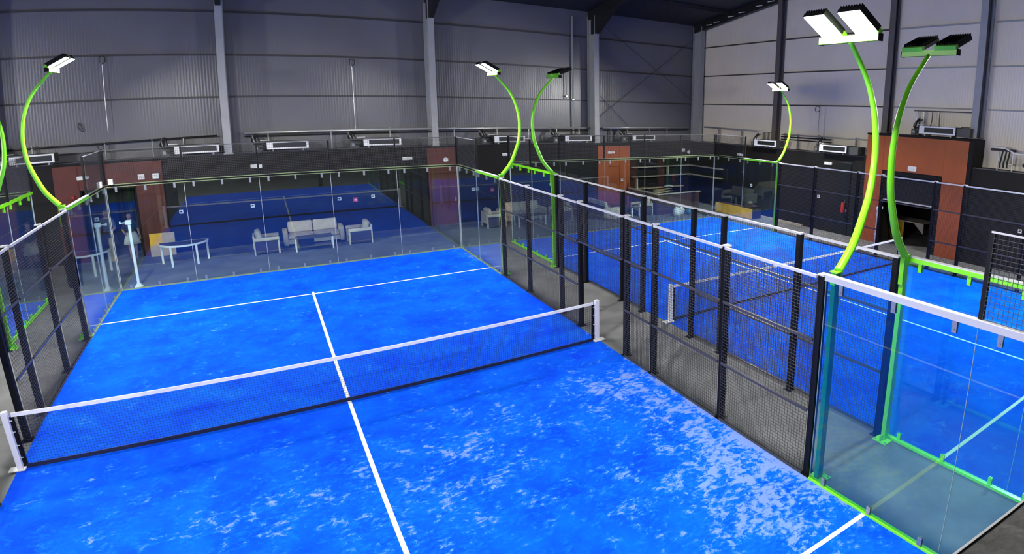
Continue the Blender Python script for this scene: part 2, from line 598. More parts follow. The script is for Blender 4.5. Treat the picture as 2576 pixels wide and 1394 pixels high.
for x in COLX[:4]:
    h_column('column', x, YC - 0.075, ZT, roof_z(YC) - 0.25, 'x', M_COLUMN, M_COLUMN, 0.72)
h_column('column', COLX[4], YC - 0.075, ZT, roof_z(YC) - 0.1, 'x', M_COLUMN, M_COLUMN, 0.72)
for y in (8.8, 2.8):
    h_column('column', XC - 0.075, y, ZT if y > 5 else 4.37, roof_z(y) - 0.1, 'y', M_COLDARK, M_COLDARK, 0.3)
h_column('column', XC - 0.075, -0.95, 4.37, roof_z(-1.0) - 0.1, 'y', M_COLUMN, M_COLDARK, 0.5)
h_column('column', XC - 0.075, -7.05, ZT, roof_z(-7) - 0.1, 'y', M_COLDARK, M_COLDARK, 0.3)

# roof slab, rafters with haunches, purlins
rf = MB()
rf.prism([(15.45, roof_z(15.45)), (-17, roof_z(-17)), (-17, roof_z(-17) + 0.12), (15.45, roof_z(15.45) + 0.12)], -24, 20.1, 'x')
ceiling = rf.build('ceiling', M_ROOF, kind='structure')
for x in COLX:
    r = empty_struct('rafter', (x, 0, 0))
    a, b = 15.2, -17
    MB().prism([(a, roof_z(a) - 0.02), (b, roof_z(b) - 0.02), (b, roof_z(b) - 0.42), (a, roof_z(a) - 0.42)], -0.09, 0.09, 'x').build('beam', M_BEAM, r)
    if x < 19:
        MB().prism([(14.9, roof_z(14.9) - 0.43), (12.6, roof_z(12.6) - 0.43), (14.35, roof_z(14.9) - 1.15), (14.9, roof_z(14.9) - 1.15)], -0.09, 0.09, 'x').build('haunch', M_BEAM, r)
rl = empty_struct('trim_3', (19.6, 0, 0))
for y in (13.9, 13.3, 12.2, 11.4, 10.2, 9.4):
    MB().box(-0.03, 0.0, y - 0.22, y + 0.22, roof_z(y) - 0.30, roof_z(y) - 0.26).build('light_slot', M_ACW, rl)
for y in (12.2, 9.0, 5.8, 2.6, -0.6):
    MB().box(-24, 20, y - 0.04, y + 0.04, roof_z(y) - 0.2, roof_z(y) - 0.02).build('roof_purlin', M_ROOF, ceiling)
# wind bracing rods in the last bay, service drops and pipes on the far wall
xb = empty_struct('trim_1')
MB().tube([(13.6, 15.17, 9.2), (19.6, 15.17, 5.6)], 0.012, 6).build('brace_rod', M_GIRT, xb)
MB().tube([(13.6, 15.19, 4.6), (19.6, 15.19, 8.9)], 0.012, 6).build('brace_rod', M_GIRT, xb)
MB().tube([(13.6, 15.17, 5.7), (15.3, 15.17, 4.2)], 0.012, 6).build('brace_rod', M_GIRT, xb)

# left and near walls close the hall behind the camera
MB().box(-24.1, -24, -17, 15.3, 0, 14.4).build('wall_left', M_CLADR, kind='structure')
MB().box(-24, 20.1, -17.1, -17, 0, 14.4).build('wall_near', M_CLADF, kind='structure')

# gallery the picture is taken from
ga = empty_struct('trim_2', (0.25, -10.08, 0))
ga.rotation_euler = (0, 0, -0.077)
MB().box(-4.0, 18.5, -0.33, -0.001, 4.1, 4.3).build('ledge', M_LEDGE, ga)
MB().box(-4.0, 18.5, -0.001, 0.004, 4.26, 4.302).build('nosing', M_WHITE, ga)
MB().box(-4.0, 18.5, -2.4, -0.33, 3.3, 3.5).build('deck', M_LEDGE, ga)
for x in (2.0, 8.0, 16.0):
    MB().box(x - 0.1, x + 0.1, -0.31, -0.11, 0, 4.1).build('post', M_BLACK, ga)

# ------------------------------------------------------------------ courts
def turf(name, label, cx, m):
    o = MB().box(cx - 5.0, cx + 5.0, -10.0, 10.0, 0, 0.012)
    o.v = [(x - cx, y, z) for x, y, z in o.v]
    t = o.build(name, m)
    t.location = (cx, 0, 0)
    tag(t, label, 'court surface')
    for y in (6.95, -6.95):
        MB().box(-4.99, 4.99, y - 0.03, y + 0.03, 0.012, 0.015).build('court_line', M_LINE, t)
    MB().box(-0.03, 0.03, -7.15, 7.15, 0.0122, 0.0155).build('court_line', M_LINE, t)
    return t


turf('court_turf', 'blue sand-strewn turf of the middle court nearest the camera', 0.0, M_TURF)
turf('court_turf', 'clean blue turf of the court beyond the grey aisle, near the bar', CR, M_TURF2)
turf('court_turf', 'sliver of blue turf beyond the black fence at the left edge', CL, M_TURF2)


def wire_grid(mb, x0, x1, z0, z1, y=0.0, pitch=0.05, w=0.005):
    n = max(1, round((x1 - x0) / pitch))
    h = w / 2
    for i in range(n + 1):
        x = x0 + (x1 - x0) * i / n
        mb.box(x - h * 0.8, x + h * 0.8, y - h, y + h, z0, z1)
    n = max(1, round((z1 - z0) / pitch))
    for i in range(n + 1):
        z = z0 + (z1 - z0) * i / n
        mb.box(x0, x1, y - 3.4 * h, y - h, z - h, z + h)
    return mb


CLIP_TOP = CLIP_BOT = None


def clip_meshes():
    global CLIP_TOP, CLIP_BOT
    a = MB().box(-0.028, 0.028, -0.020, -0.008, -0.13, 0.02)
    a.box(-0.028, 0.028, 0.008, 0.022, -0.13, 0.02)
    a.tube([(0, -0.032, -0.09), (0, 0.03, -0.09)], 0.011, 8)
    CLIP_TOP = a.mesh('clip')
    CLIP_TOP.materials.append(M_STEEL)
    b = MB().box(-0.028, 0.028, -0.022, -0.008, 0.0, 0.11)
    b.box(-0.028, 0.028, 0.008, 0.022, 0.0, 0.11)
    b.tube([(0, -0.03, 0.075), (0, 0.03, 0.075)], 0.011, 8)
    CLIP_BOT = b.mesh('clip')
    CLIP_BOT.materials.append(M_STEEL)


clip_meshes()
CLIP_LB = CLIP_BOT.copy()
CLIP_LB.materials.clear()
CLIP_LB.materials.append(M_LIME)
CLIP_LT = CLIP_TOP.copy()
CLIP_LT.materials.clear()
CLIP_LT.materials.append(M_LIME)


def glass_wall(label, p0, p1, panes, mesh_from, mesh_to, end_post=None, lime_clips=False, beams=None, beam_m=None, cap=False, post_m=None, seam=0.0039, glass_m=None):
    """glazed court wall from p0 to p1: panes on a floor channel, capping beam with clips, mesh extension to 4 m"""
    p0, p1 = Vector((*p0, 0)), Vector((*p1, 0))
    L = (p1 - p0).length
    rz = math.atan2(p1.y - p0.y, p1.x - p0.x)
    t = thing('glass_wall', label, 'glass wall', p0, rz)
    pw = L / panes
    for i in range(panes):
        MB().box(i * pw + 0.004, (i + 1) * pw - 0.004, -0.006, 0.006, 0.042, 2.955).build('glass_pane', glass_m or M_GLASS, t)
    for i in range(panes + 1):
        x = min(max(i * pw, 0.004), L - 0.004)
        MB().box(x - seam, x + seam, -0.007, 0.007, 0.042, 2.95).build('joint_seam', M_SEAM, t)
    MB().box(0, L, -0.03, 0.045, 0.0, 0.04).build('floor_channel', M_LIME if lime_clips or glass_m else M_EDGE, t)
    beams = beams or [(0, L, False)]
    for (b0, b1, thin) in beams:
        if thin:
            MB().box(b0, b1, -0.012, 0.05, 2.958, 2.972).build('capping_beam', M_EDGE, t)
            MB().box(b0, b1, 0.0, 0.05, 2.9721, 3.022).build('beam_core', M_BLACK, t)
            MB().box(b0, b1, -0.006, 0.05, 3.0221, 3.036).build('mesh_sill', M_EDGE, t)
        else:
            MB().box(b0, b1, -0.03, 0.05, 2.96, 3.025).build('capping_beam', beam_m or M_LIME, t)
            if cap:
                MB().box(b0, b1, -0.032, 0.052, 3.0251, 3.04).build('lit_top_strip', M_GALV, t)  # pale strip paints the lamp glare onto the beam top
    for i in range(panes):
        for k in (0.125, 0.5, 0.875):
            c = link('clip', CLIP_LT if lime_clips else CLIP_TOP, t)
            c.location = ((i + k) * pw, 0, 2.95)
            c = link('clip', CLIP_LB if lime_clips else CLIP_BOT, t)
            c.location = ((i + k) * pw, 0, 0.04)
    if mesh_to > mesh_from:
        wire_grid(MB(), mesh_from + 0.03, mesh_to - 0.03, 3.06, 3.97, 0.0).build('wire_mesh', M_WIRE, t, kind='stuff')
        n = max(1, round((mesh_to - mesh_from) / 2))
        for i in range(n + 1):
            x = mesh_from + (mesh_to - mesh_from) * i / n
            MB().box(x - 0.025, x + 0.025, 0.012, 0.062, 3.041, 3.985).build('mesh_post', M_BLACK, t)
        MB().box(mesh_from, mesh_to, -0.006, 0.006, 3.972, 3.99).build('top_wire', M_RAIL if mesh_to - mesh_from > 3 else M_GALV, t)
    if end_post is not None:
        x = L - 0.06 if end_post == 'end' else 0.06
        MB().box(x - 0.035, x + 0.035, 0.07, 0.17, 0.0, 3.06).build('end_post', post_m or M_LIME, t)
        MB().box(x - 0.035, x + 0.035, 0.051, 0.0699, 2.90, 3.04).build('beam_seat', M_LIME, t)
        MB().box(x - 0.12, x + 0.12, 0.07, 0.27, 0.0, 0.014).build('foot_plate', M_LIME, t)
        MB().box(x - 0.009, x + 0.009, 0.17, 0.25, 0.014, 0.11).build('gusset', M_LIME, t)
        for q in (-0.09, 0.09):
            MB().lathe([(0.014, 0.014), (0.014, 0.03), (0.006, 0.034)], 8, (x + q, 0.235)).build('anchor_bolt', M_STEEL, t)
    return t


# back walls run left to right seen from the camera so that +y (outside) points to the far wall
glass_wall('five-pane glass wall with wire mesh above, ending the middle court before the sofas', (-5.0, 10.02), (5.0, 10.02), 5, 0, 10, beams=[(0, 10, True)])
glass_wall('five-pane glass back wall of the far right-hand court in front of the bar', (CR - 5.0, 10.02), (CR + 5.0, 10.02), 5, 0, 10, beams=[(0, 10, True)])
glass_wall('glass back wall of the court cut off by the left edge', (CL + 1.0, 10.02), (CL + 5.0, 10.02), 2, 0, 4, beams=[(0, 4, True)])
# side walls: direction chosen so that +y points away from the court
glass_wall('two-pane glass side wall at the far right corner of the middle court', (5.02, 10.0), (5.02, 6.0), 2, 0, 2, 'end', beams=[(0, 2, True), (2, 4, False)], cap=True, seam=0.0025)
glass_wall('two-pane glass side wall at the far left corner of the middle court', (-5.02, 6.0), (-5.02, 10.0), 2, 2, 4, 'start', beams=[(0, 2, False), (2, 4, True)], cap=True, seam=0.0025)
glass_wall('nearest glass side wall with shade-darkened lime post beside the grey aisle', (5.02, -6.0), (5.02, -10.0), 2, 2, 4, 'start', beam_m=M_GALV, cap=True, post_m=M_LIMESHADE, seam=0.0015, glass_m=M_GLASST)
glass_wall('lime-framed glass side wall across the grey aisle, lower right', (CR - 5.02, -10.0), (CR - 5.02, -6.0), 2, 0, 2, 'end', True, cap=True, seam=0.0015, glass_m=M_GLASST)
glass_wall('lime-framed glass side wall far across the aisle, in front of the sofas', (CR - 5.02, 6.0), (CR - 5.02, 10.0), 2, 2, 4, 'start', True)
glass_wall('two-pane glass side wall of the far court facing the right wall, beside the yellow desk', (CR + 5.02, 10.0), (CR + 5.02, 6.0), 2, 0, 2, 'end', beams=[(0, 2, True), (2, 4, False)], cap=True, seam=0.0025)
glass_wall('lime-topped glass side wall of the court cut off by the left edge', (CL + 5.02, 10.0), (CL + 5.02, 6.0), 2, 0, 2, 'end', True)


def mesh_fence(label, x, out):
    """mesh fence from y=6 to y=-6 along x; out = +1 or -1 (side away from the court); open gateway at the net"""
    t = thing('mesh_fence', label, 'mesh fence', (x, 0, 0))
    ys = [5.90, 4, 2, 1, -1, -2, -4, -5.90]
    for y in ys:
        MB().box(-0.05 + out * 0.075, 0.05 + out * 0.075, y - 0.045, y + 0.045, 0.0, 2.985).build('post', M_BLACK, t)
        MB().box(-0.055 + out * 0.075, 0.055 + out * 0.075, y - 0.05, y + 0.05, 2.986, 3.012).build('post_cap', M_GALV, t)
        MB().box(-0.09 + out * 0.09, 0.09 + out * 0.09, y - 0.08, y + 0.08, 0.0, 0.01).build('base_plate', M_BLACK, t)
    for i in range(7):
        y1, y0 = ys[i] - 0.045, ys[i + 1] + 0.045
        gate = i == 3
        for z in ((2.08, 2.975) if gate else (0.03, 1.03, 2.08, 2.975)):
            top = z > 2.9
            s = 0.02 if top else 0.017
            MB().box(-s, s, y0, y1, z - s, z + s).build('rail', M_GALV if top else M_RAIL, t)
        g = MB()
        wire_grid(g, y0, y1, 2.08 if gate else 0.05, 2.96, 0.0)
        # the grid is drawn along x; turn it to run along y, flat wires on the court side
        g.v = [(out * yy, xx, zz) for xx, yy, zz in g.v]
        g.build('wire_mesh', M_WIRE, t, kind='stuff')
    return t


mesh_fence('black wire mesh fence between the middle court and the grey aisle', 5.02, 1)
mesh_fence('black wire mesh fence on the left side of the middle court', -5.02, -1)
mesh_fence('black wire mesh fence along the far side of the grey aisle', CR - 5.02, -1)
mesh_fence('black wire mesh fence in front of the orange doorway wall', CR + 5.02, 1)
mesh_fence('black wire mesh fence of the court cut off by the left edge', CL + 5.02, 1)


for (x, y, lb) in ((-5.03, 9.45, 'small white box on the glass beam left of the far left corner'), (-4.86, 10.0, 'small white box on the glass beam right of the far left corner')):
    o = thing('beam_box', lb, 'junction box', (x, y, 3.037))
    MB().box(-0.06, 0.06, -0.05, 0.05, 0.0, 0.15).build('housing', M_PLASTIC, o, bevel=0.008)
    MB().box(-0.04, 0.04, -0.054, -0.05, 0.03, 0.12).build('cover', M_ACW, o)


# ------------------------------------------------------------------ nets
def court_net(label, cx):
    t = thing('court_net', label, 'net', (cx, 0, 0))
    X = 4.86

    def top(x):
        return 0.92 - 0.035 * (1 - (x / X) ** 2)
    g = MB()
    n = 216
    h = 0.0016
    for i in range(n + 1):
        x = -X + 2 * X * i / n
        g.quadbox([(x - h, -h, 0.06), (x + h, -h, 0.06), (x + h, h, 0.06), (x - h, h, 0.06),
                   (x - h, -h, top(x) - 0.05), (x + h, -h, top(x) - 0.05), (x + h, h, top(x) - 0.05), (x - h, h, top(x) - 0.05)])
    segs = 12
    for k in range(19):
        f = k / 18
        for s in range(segs):
            xa, xb = -X + 2 * X * s / segs, -X + 2 * X * (s + 1) / segs
            za, zb = 0.06 + f * (top(xa) - 0.11), 0.06 + f * (top(xb) - 0.11)
            g.quadbox([(xa, h, za - h), (xb, h, zb - h), (xb, 3 * h, zb - h), (xa, 3 * h, za - h), (xa, h, za + h), (xb, h, zb + h), (xb, 3 * h, zb + h), (xa, 3 * h, za + h)])
    g.build('net_cords', M_NET, t, kind='stuff')
    tp = MB()
    bb = MB()
    for s in range(24):
        xa, xb = -X + 2 * X * s / 24, -X + 2 * X * (s + 1) / 24
        za, zb = top(xa), top(xb)
        tp.quadbox([(xa, -0.011, za - 0.06), (xb, -0.011, zb - 0.06), (xb, 0.011, zb - 0.06), (xa, 0.011, za - 0.06), (xa, -0.011, za), (xb, -0.011, zb), (xb, 0.011, zb), (xa, 0.011, za)])
    tp.build('top_tape', M_TAPE, t)
    bb.box(-X, X, -0.008, 0.008, 0.02, 0.085)
    bb.build('bottom_band', M_NAVY, t)
    for s in (-1, 1):
        MB().box(s * X - 0.035, s * X + 0.035, -0.006, 0.006, 0.05, 0.86).build('side_band', M_BLACK, t)
        for z in (0.2, 0.4, 0.62, 0.8):
            MB().box(s * (X + 0.03) - 0.03, s * (X + 0.03) + 0.03, -0.007, 0.007, z - 0.006, z + 0.006).build('lacing', M_WHITE, t)
        p = MB().box(s * 4.95 - 0.045, s * 4.95 + 0.045, -0.045, 0.045, 0.016, 0.955).build('net_post', M_WHITE, t, bevel=0.008)
        MB().box(s * 5.0 - 0.13, s * 5.0 + 0.13, -0.08, 0.08, 0.0165, 0.028).build('base_plate', M_WHITE, p)
        MB().tube([(s * 4.95, -0.02, 0.78), (s * 5.14, -0.02, 0.78)], 0.009, 6).build('tension_crank', M_STEEL, p)
    return t


court_net('white-taped net stretched across the middle court', 0.0)
court_net('white-taped net across the right-hand court, seen through two fences', CR)


# ------------------------------------------------------------------ curved floodlight masts
PROF = [(3.078, 0.13), (3.16, 0.21), (3.4, 0.40), (3.7, 0.54), (4.05, 0.665), (4.4, 0.71), (4.7, 0.705), (5.0, 0.65), (5.25, 0.56), (5.5, 0.42), (5.75, 0.20), (5.95, 0.0)]


def floodlight(label, x, y, out, lit, post=False):
    """lime mast bowing outwards (out = +1/-1) from the glass beam, crossbar with two flood heads leaning inwards"""
    t = thing('floodlight_mast', label, 'floodlight', (x, y, 0))
    pts = [(out * o, 0, z) for z, o in PROF]
    # smooth the profile
    P = []
    for i in range(len(pts) - 1):
        a, b = Vector(pts[i]), Vector(pts[i + 1])
        p0, p3 = Vector(pts[max(i - 1, 0)]), Vector(pts[min(i + 2, len(pts) - 1)])
        for k in range(4):
            u = k / 4
            P.append(0.5 * ((2 * a) + (b - p0) * u + (2 * p0 - 5 * a + 4 * b - p3) * u * u + (3 * a - p0 - 3 * b + p3) * u ** 3))
    P.append(Vector(pts[-1]))
    n = len(P)
    rs = [0.062 - 0.032 * i / (n - 1) for i in range(n)]
    MB().tube(P, rs, 12).build('curved_mast', M_LIME, t, smooth=True)
    MB().box(out * 0.09 - 0.06, out * 0.09 + 0.06, -0.06, 0.06, 3.062, 3.078).build('flange_plate', M_LIME, t)
    MB().box(out * 0.157 - 0.012, out * 0.157 + 0.012, -0.035, 0.035, 2.62, 3.06).build('mount_bracket', M_LIME, t)
    if post:
        MB().box(out * 0.09 - 0.05, out * 0.09 + 0.05, -0.035, 0.035, 0.0, 3.061).build('support_post', M_LIME, t)
    hx, hz = -out * 0.02, 5.97
    MB().box(hx - 0.045, hx + 0.045, -0.42, 0.42, hz - 0.035, hz + 0.04).build('crossbar', M_LIME, t)
    for s in (-1, 1):
        MB().box(hx - 0.05, hx + 0.05, s * 0.42, s * 0.432, hz - 0.04, hz + 0.045).build('end_cap', M_BLACK, t)
    a = 0.48 if lit else 0.38
    for s in (-1, 1):
        h = bpy.data.objects.new('flood_head', None)

        def P3(u, v, w_):    # u inwards along the head, v along y, w_ normal (up)
            return (hx - out * (u * math.cos(a) - w_ * math.sin(a)), s * 0.25 + v, hz + 0.05 + u * math.sin(a) + w_ * math.cos(a))

        def hb(u0, u1, v0, v1, w0, w1):
            return [P3(u0, v0, w0), P3(u1, v0, w0), P3(u1, v1, w0), P3(u0, v1, w0), P3(u0, v0, w1), P3(u1, v0, w1), P3(u1, v1, w1), P3(u0, v1, w1)]
        body = MB().quadbox(hb(-0.03, 0.44, -0.155, 0.155, 0.0, 0.05)).build('flood_head', M_BLACK, t)
        MB().quadbox(hb(-0.05, 0.02, -0.16, 0.16, -0.012, 0.06)).build('front_trim', M_LIME, body)
        fins = MB()
        for k in range(9):
            v = -0.144 + k * 0.036
            fins.quadbox(hb(0.0, 0.43, v - 0.006, v + 0.006, 0.05, 0.095))
        fins.build('cooling_fins', M_BLACK, body)
        q = hb(0.03, 0.43, -0.145, 0.145, -0.006, -0.001)
        MB().quadbox(q).build('lens', (M_LEDOFF, M_LED, M_LED2, M_LED3, M_LED4)[int(lit)], body)
        MB().box(hx - 0.02, hx + 0.02, s * 0.25 - 0.03, s * 0.25 + 0.03, hz + 0.04, hz + 0.075).build('hinge', M_STEEL, body)
    return t


floodlight('lit floodlight on a curved lime mast above the nearest glass wall', 5.05, -6.06, 1, True)
floodlight('lit floodlight on a curved lime mast at the far right corner of the middle court', 5.05, 6.06, 1, True)
floodlight('lit floodlight on a curved lime mast above the far left corner of the middle court', -5.05, 6.06, -1, 3)
floodlight('lit floodlight above the near left side of the middle court', -5.05, -6.06, -1, 3, True)
floodlight('unlit twin floodlight on a lime mast in front of the orange doorway', CR - 5.05, -6.06, -1, False)
floodlight('unlit twin floodlight on a lime mast before the far grey wall', CR - 5.05, 6.06, -1, False)
floodlight('lit floodlight on a thin lime mast against the right wall', CR + 5.05, 6.06, 1, 2)
floodlight('lit floodlight over the near end of the right-hand court', CR + 5.05, -6.06, 1, 2, True)
floodlight('lime mast cut off by the left edge of the picture', CL + 5.05, 6.06, 1, False)
floodlight('lit floodlight of the neighbouring court beyond the left edge', CL - 5.05, 6.06, -1, 4, True)
floodlight('unseen lit floodlight added beyond the left edge to brighten the right wall', CL - 5.05, -6.06, -1, 4, True)  # out-of-view lamp added for more light on the right wall


# ------------------------------------------------------------------ air-conditioning units and pipework
def curve_pts(pts, k=5):
    V = [Vector(p) for p in pts]
    out = []
    for i in range(len(V) - 1):
        a, b = V[i], V[i + 1]
        p0, p3 = V[max(i - 1, 0)], V[min(i + 2, len(V) - 1)]
        for j in range(k):
            u = j / k
            out.append(0.5 * ((2 * a) + (b - p0) * u + (2 * p0 - 5 * a + 4 * b - p3) * u * u + (3 * a - p0 - 3 * b + p3) * u ** 3))
    out.append(V[-1])
    return out


def ac_unit(label, loc, rz, duct=False, hose=True):
    t = thing('air_conditioner', label, 'air conditioner', loc, rz, 'air conditioners along the top of the dark walls')
    W, H, D = 1.40, 0.28, 0.55
    b = MB()
    b.box(-W / 2, W / 2, 0.03, D, 0, H)
    b.build('casing', M_CASING, t)
    gx0, gx1, gz0, gz1 = -W / 2 + 0.20, W / 2 - 0.07, 0.05, H - 0.05
    f = MB()
    f.box(-W / 2, gx0, 0, 0.03, 0, H)
    f.box(gx1, W / 2, 0, 0.03, 0, H)
    f.box(gx0, gx1, 0, 0.03, 0, gz0)
    f.box(gx0, gx1, 0, 0.03, gz1, H)
    f.build('front_panel', M_PLASTIC, t)
    MB().box(gx0, gx1, 0.022, 0.029, gz0, gz1).build('outlet', M_GRILLE, t)
    for k in range(4):
        z = gz0 + 0.02 + k * (gz1 - gz0 - 0.04) / 3
        MB().bar((gx0, 0.012, z), (gx1, 0.012, z), 0.016, 0.004).build('louvre', M_GRILLE, t)
    for s in (-1, 1):
        MB().box(s * 0.5 - 0.03, s * 0.5 + 0.03, 0.08, 0.5, -0.08, -0.001).build('foot', M_STEEL, t)
    if hose:
        for k in range(3):
            z0 = 0.08 + 0.06 * k
            MB().tube(curve_pts([(-W / 2, 0.2 + 0.07 * k, z0), (-W / 2 - 0.16, 0.2 + 0.07 * k, z0 - 0.03 + 0.02 * k), (-W / 2 - 0.3 - 0.05 * k, 0.26 + 0.05 * k, 0.10 + 0.05 * k), (-W / 2 - 0.36 - 0.06 * k, 0.38 + 0.05 * k, 0.34), (-W / 2 - 0.34, 0.60, 0.5 + 0.03 * k)]), 0.028, 8).build('hose', M_HOSE, t, smooth=True)
        MB().box(-W / 2 - 0.46, -W / 2 - 0.14, 0.25, 0.5, -0.08, 0.16).build('valve_box', M_DUCT, t)
        MB().box(-W / 2 - 0.40, -W / 2 - 0.30, 0.23, 0.25, 0.0, 0.10).build('valve_cover', M_STEEL, t)
        for k in range(2):
            x_ = -W / 2 - 0.24 - 0.16 * k
            MB().tube(curve_pts([(x_, 0.38, 0.16), (x_, 0.38, 0.30), (x_ - 0.04, 0.48, 0.42), (x_ - 0.05, 0.70, 0.50)]), 0.022, 8).build('riser_pipe', M_PIPE if k else M_HOSE, t, smooth=True)
        MB().tube(curve_pts([(-W / 2, 0.05, 0.04), (-W / 2 - 0.12, 0.02, 0.0), (-W / 2 - 0.18, 0.05, -0.09)]), 0.014, 6).build('drain_hose', M_HOSE, t)
        MB().box(-W / 2 - 0.20, -W / 2 + 0.10, 0.2, 0.22, 0.32, 0.34).build('bracket', M_PLASTIC, t)
    if duct:
        MB().box(W / 2 + 0.01, W / 2 + 0.5, 0.1, 0.6, -0.04, H - 0.02).build('duct_box', M_DUCT, t)
    return t


ZA = 3.48
ac_unit('white wall air conditioner furthest left, above the black wall', (-8.03, 14.30, ZA), 0)
ac_unit('white air conditioner left of the first tall grey column', (-2.93, 14.30, ZA), 0)
ac_unit('white air conditioner just right of the first tall grey column', (0.02, 14.30, ZA), 0)
ac_unit('white air conditioner left of the second grey column, above the sofa', (3.36, 14.30, ZA), 0)
ac_unit('white air conditioner behind the far lit lime mast', (8.6, 14.30, ZA), 0)
ac_unit('white air conditioner left of the third grey column', (11.98, 14.30, ZA), 0)
ac_unit('white air conditioner right of the narrow rust door panel', (15.75, 14.30, ZA), 0)
RZR = -math.pi / 2
ac_unit('white air conditioner beside the thin lit mast, near the hall corner', (XR - 0.28, 8.62, ZA), RZR)
ac_unit('white air conditioner left of the orange doorway', (XR - 0.28, 4.68, ZA), RZR, True)
ac_unit('white air conditioner standing on top of the orange doorway', (XR - 0.28 + 0.2, 0.26, 4.45), RZR, True)

pr = thing('pipe_run', 'long grey lagged pipe with hangers along the far wall', 'pipe', (0, 15.08, 4.04))
MB().tube([(-1.4, 0, 0.03), (12.9, 0, 0.03)], 0.05, 10).build('lagged_pipe', M_PIPE, pr, smooth=True)
MB().tube([(-1.4, 0.02, -0.09), (12.9, 0.02, -0.09)], 0.022, 8).build('dark_pipe', M_HOSE, pr, smooth=True)
for x in (-0.6, 1.6, 3.8, 6.4, 8.3, 9.8, 11.2, 12.4):
    MB().box(x - 0.02, x + 0.02, -0.02, 0.12, -0.13, 0.10).build('hanger', M_STEEL, pr)
    MB().box(x - 0.02, x + 0.02, -0.01, 0.02, -0.66, -0.13).build('stand_leg', M_PIPE, pr)
pr = thing('pipe_run', 'dark thin pipe drooping along the far left wall', 'pipe', (0, 15.1, 3.95))
MB().tube([(-12.0, 0, -0.03), (-6.0, 0, -0.01), (-2.3, 0, 0.07)], 0.028, 8).build('dark_pipe', M_HOSE, pr, smooth=True)
MB().tube([(-12.0, 0.01, -0.30), (-6.0, 0.01, -0.28), (-2.3, 0.01, -0.22)], 0.014, 8).build('thin_pipe', M_HOSE, pr)
for x in (-10, -8.2, -5.9, -4.4, -3.4):
    MB().box(x - 0.015, x + 0.015, -0.02, 0.1, -0.56, 0.06).build('hanger', M_STEEL, pr)
MB().tube(curve_pts([(-6.02, -0.03, -0.02), (-5.92, -0.05, -0.16), (-6.06, -0.05, -0.2), (-6.12, -0.04, -0.1), (-6.0, -0.03, -0.03)]), 0.012, 6).build('cable_loop', M_HOSE, pr)
pr = thing('pipe_run', 'pale lagged pipe between the third column and the hall corner', 'pipe', (0, 15.08, 4.06))
MB().tube([(13.75, 0, 0.02), (15.6, 0, 0.03), (19.3, 0, 0.04)], 0.045, 10).build('lagged_pipe', M_PIPE, pr, smooth=True)
MB().tube([(13.75, 0.02, -0.09), (19.3, 0.02, -0.07)], 0.02, 8).build('dark_pipe', M_HOSE, pr)
for x in (14.2, 15.2, 16.6, 17.8):
    MB().box(x - 0.015, x + 0.015, -0.02, 0.1, -0.66, 0.08).build('hanger', M_STEEL, pr)
pr = thing('pipe_run', 'pale pipe run on the right wall above the dark fire door', 'pipe', (19.74, 0, 4.05))
MB().tube([(0, 14.2, 0.12), (0, 11.0, 0.08), (0, 9.0, 0.06)], 0.045, 10).build('lagged_pipe', M_PIPE, pr, smooth=True)
MB().tube([(0, 8.4, -0.02), (0, 3.3, -0.02)], 0.03, 10).build('lagged_pipe', M_PIPE, pr, smooth=True)
MB().tube([(-0.02, 8.4, -0.12), (-0.02, 5.5, -0.12)], 0.03, 8).build('dark_pipe', M_HOSE, pr)
MB().tube([(-0.02, 8.4, -0.24), (-0.02, 5.5, -0.24)], 0.026, 8).build('dark_pipe', M_HOSE, pr)
for y in (13, 11.2, 9.6, 9.3, 8.2, 7.4, 6.2, 4.2):
    MB().box(-0.02, 0.1, y - 0.015, y + 0.015, -0.66, 0.05).build('hanger', M_STEEL, pr)
pr = thing('cable_tray', 'pale bent cable tray with hanging black cables at the right edge', 'cable tray', (19.55, 0, 0))
tp = [(-1.62, 4.16), (-2.05, 4.15), (-2.45, 3.98), (-4.6, 3.95)]
for i in range(3):
    (ya, za), (yb, zb) = tp[i], tp[i + 1]
    MB().bar((0, ya, za), (0, yb, zb), 0.26, 0.035).build('tray_section', M_GALV, pr)
MB().box(-0.10, 0.10, -2.4, -1.6, 4.02, 4.10).build('cable_bundle', M_HOSE, pr)
for y in (-1.85, -2.35, -3.3):
    MB().box(-0.02, 0.02, y - 0.02, y + 0.02, ZT, 4.0).build('tray_leg', M_GALV, pr)
MB().box(-0.02, 0.02, -2.35, -1.85, 3.58, 3.61).build('cross_strut', M_GALV, pr)
for y in (-2.0, -2.12, -2.24):
    MB().tube(curve_pts([(-0.03, y, 4.05), (-0.04, y + 0.02, 3.85), (-0.03, y + 0.06, 3.6), (-0.03, y + 0.05, 3.45)]), 0.03, 8).build('hanging_cable', M_HOSE, pr, smooth=True)
for k in range(3):
    MB().tube(curve_pts([(-0.05, -3.0 - 0.2 * k, 3.92), (-0.07, -2.9 - 0.1 * k, 3.75), (-0.08, -2.75, 3.6), (-0.06, -3.1, 3.57), (-0.05, -3.6, 3.66)]), 0.035, 8).build('hanging_cable', M_HOSE, pr, smooth=True)
# bracket frame with conduits over the orange doorway
pr = thing('wall_frame', 'thin dark bracket frame and white conduits over the orange doorway', 'bracket', (19.7, 0, 0))
MB().box(-0.02, 0.02, -0.9, 1.6, 5.26, 5.30).build('top_bar', M_GIRT, pr)
for y in (-0.75, 0.55, 0.85):
    MB().tube(curve_pts([(0, y, 5.28), (0, y, 4.9), (0, y + (0.08 if y > 0.6 else -0.04), 4.62)]), 0.018, 6).build('strut', M_GIRT, pr)
for y in (1.22, 1.5):
    MB().tube([(0.05, y, 4.4), (0.05, y, 5.3)], 0.035, 8).build('conduit', M_GALV, pr)
MB().box(-0.05, 0.03, -0.72, -0.35, 4.72, 4.76).build('shelf_arm', M_GIRT, pr)
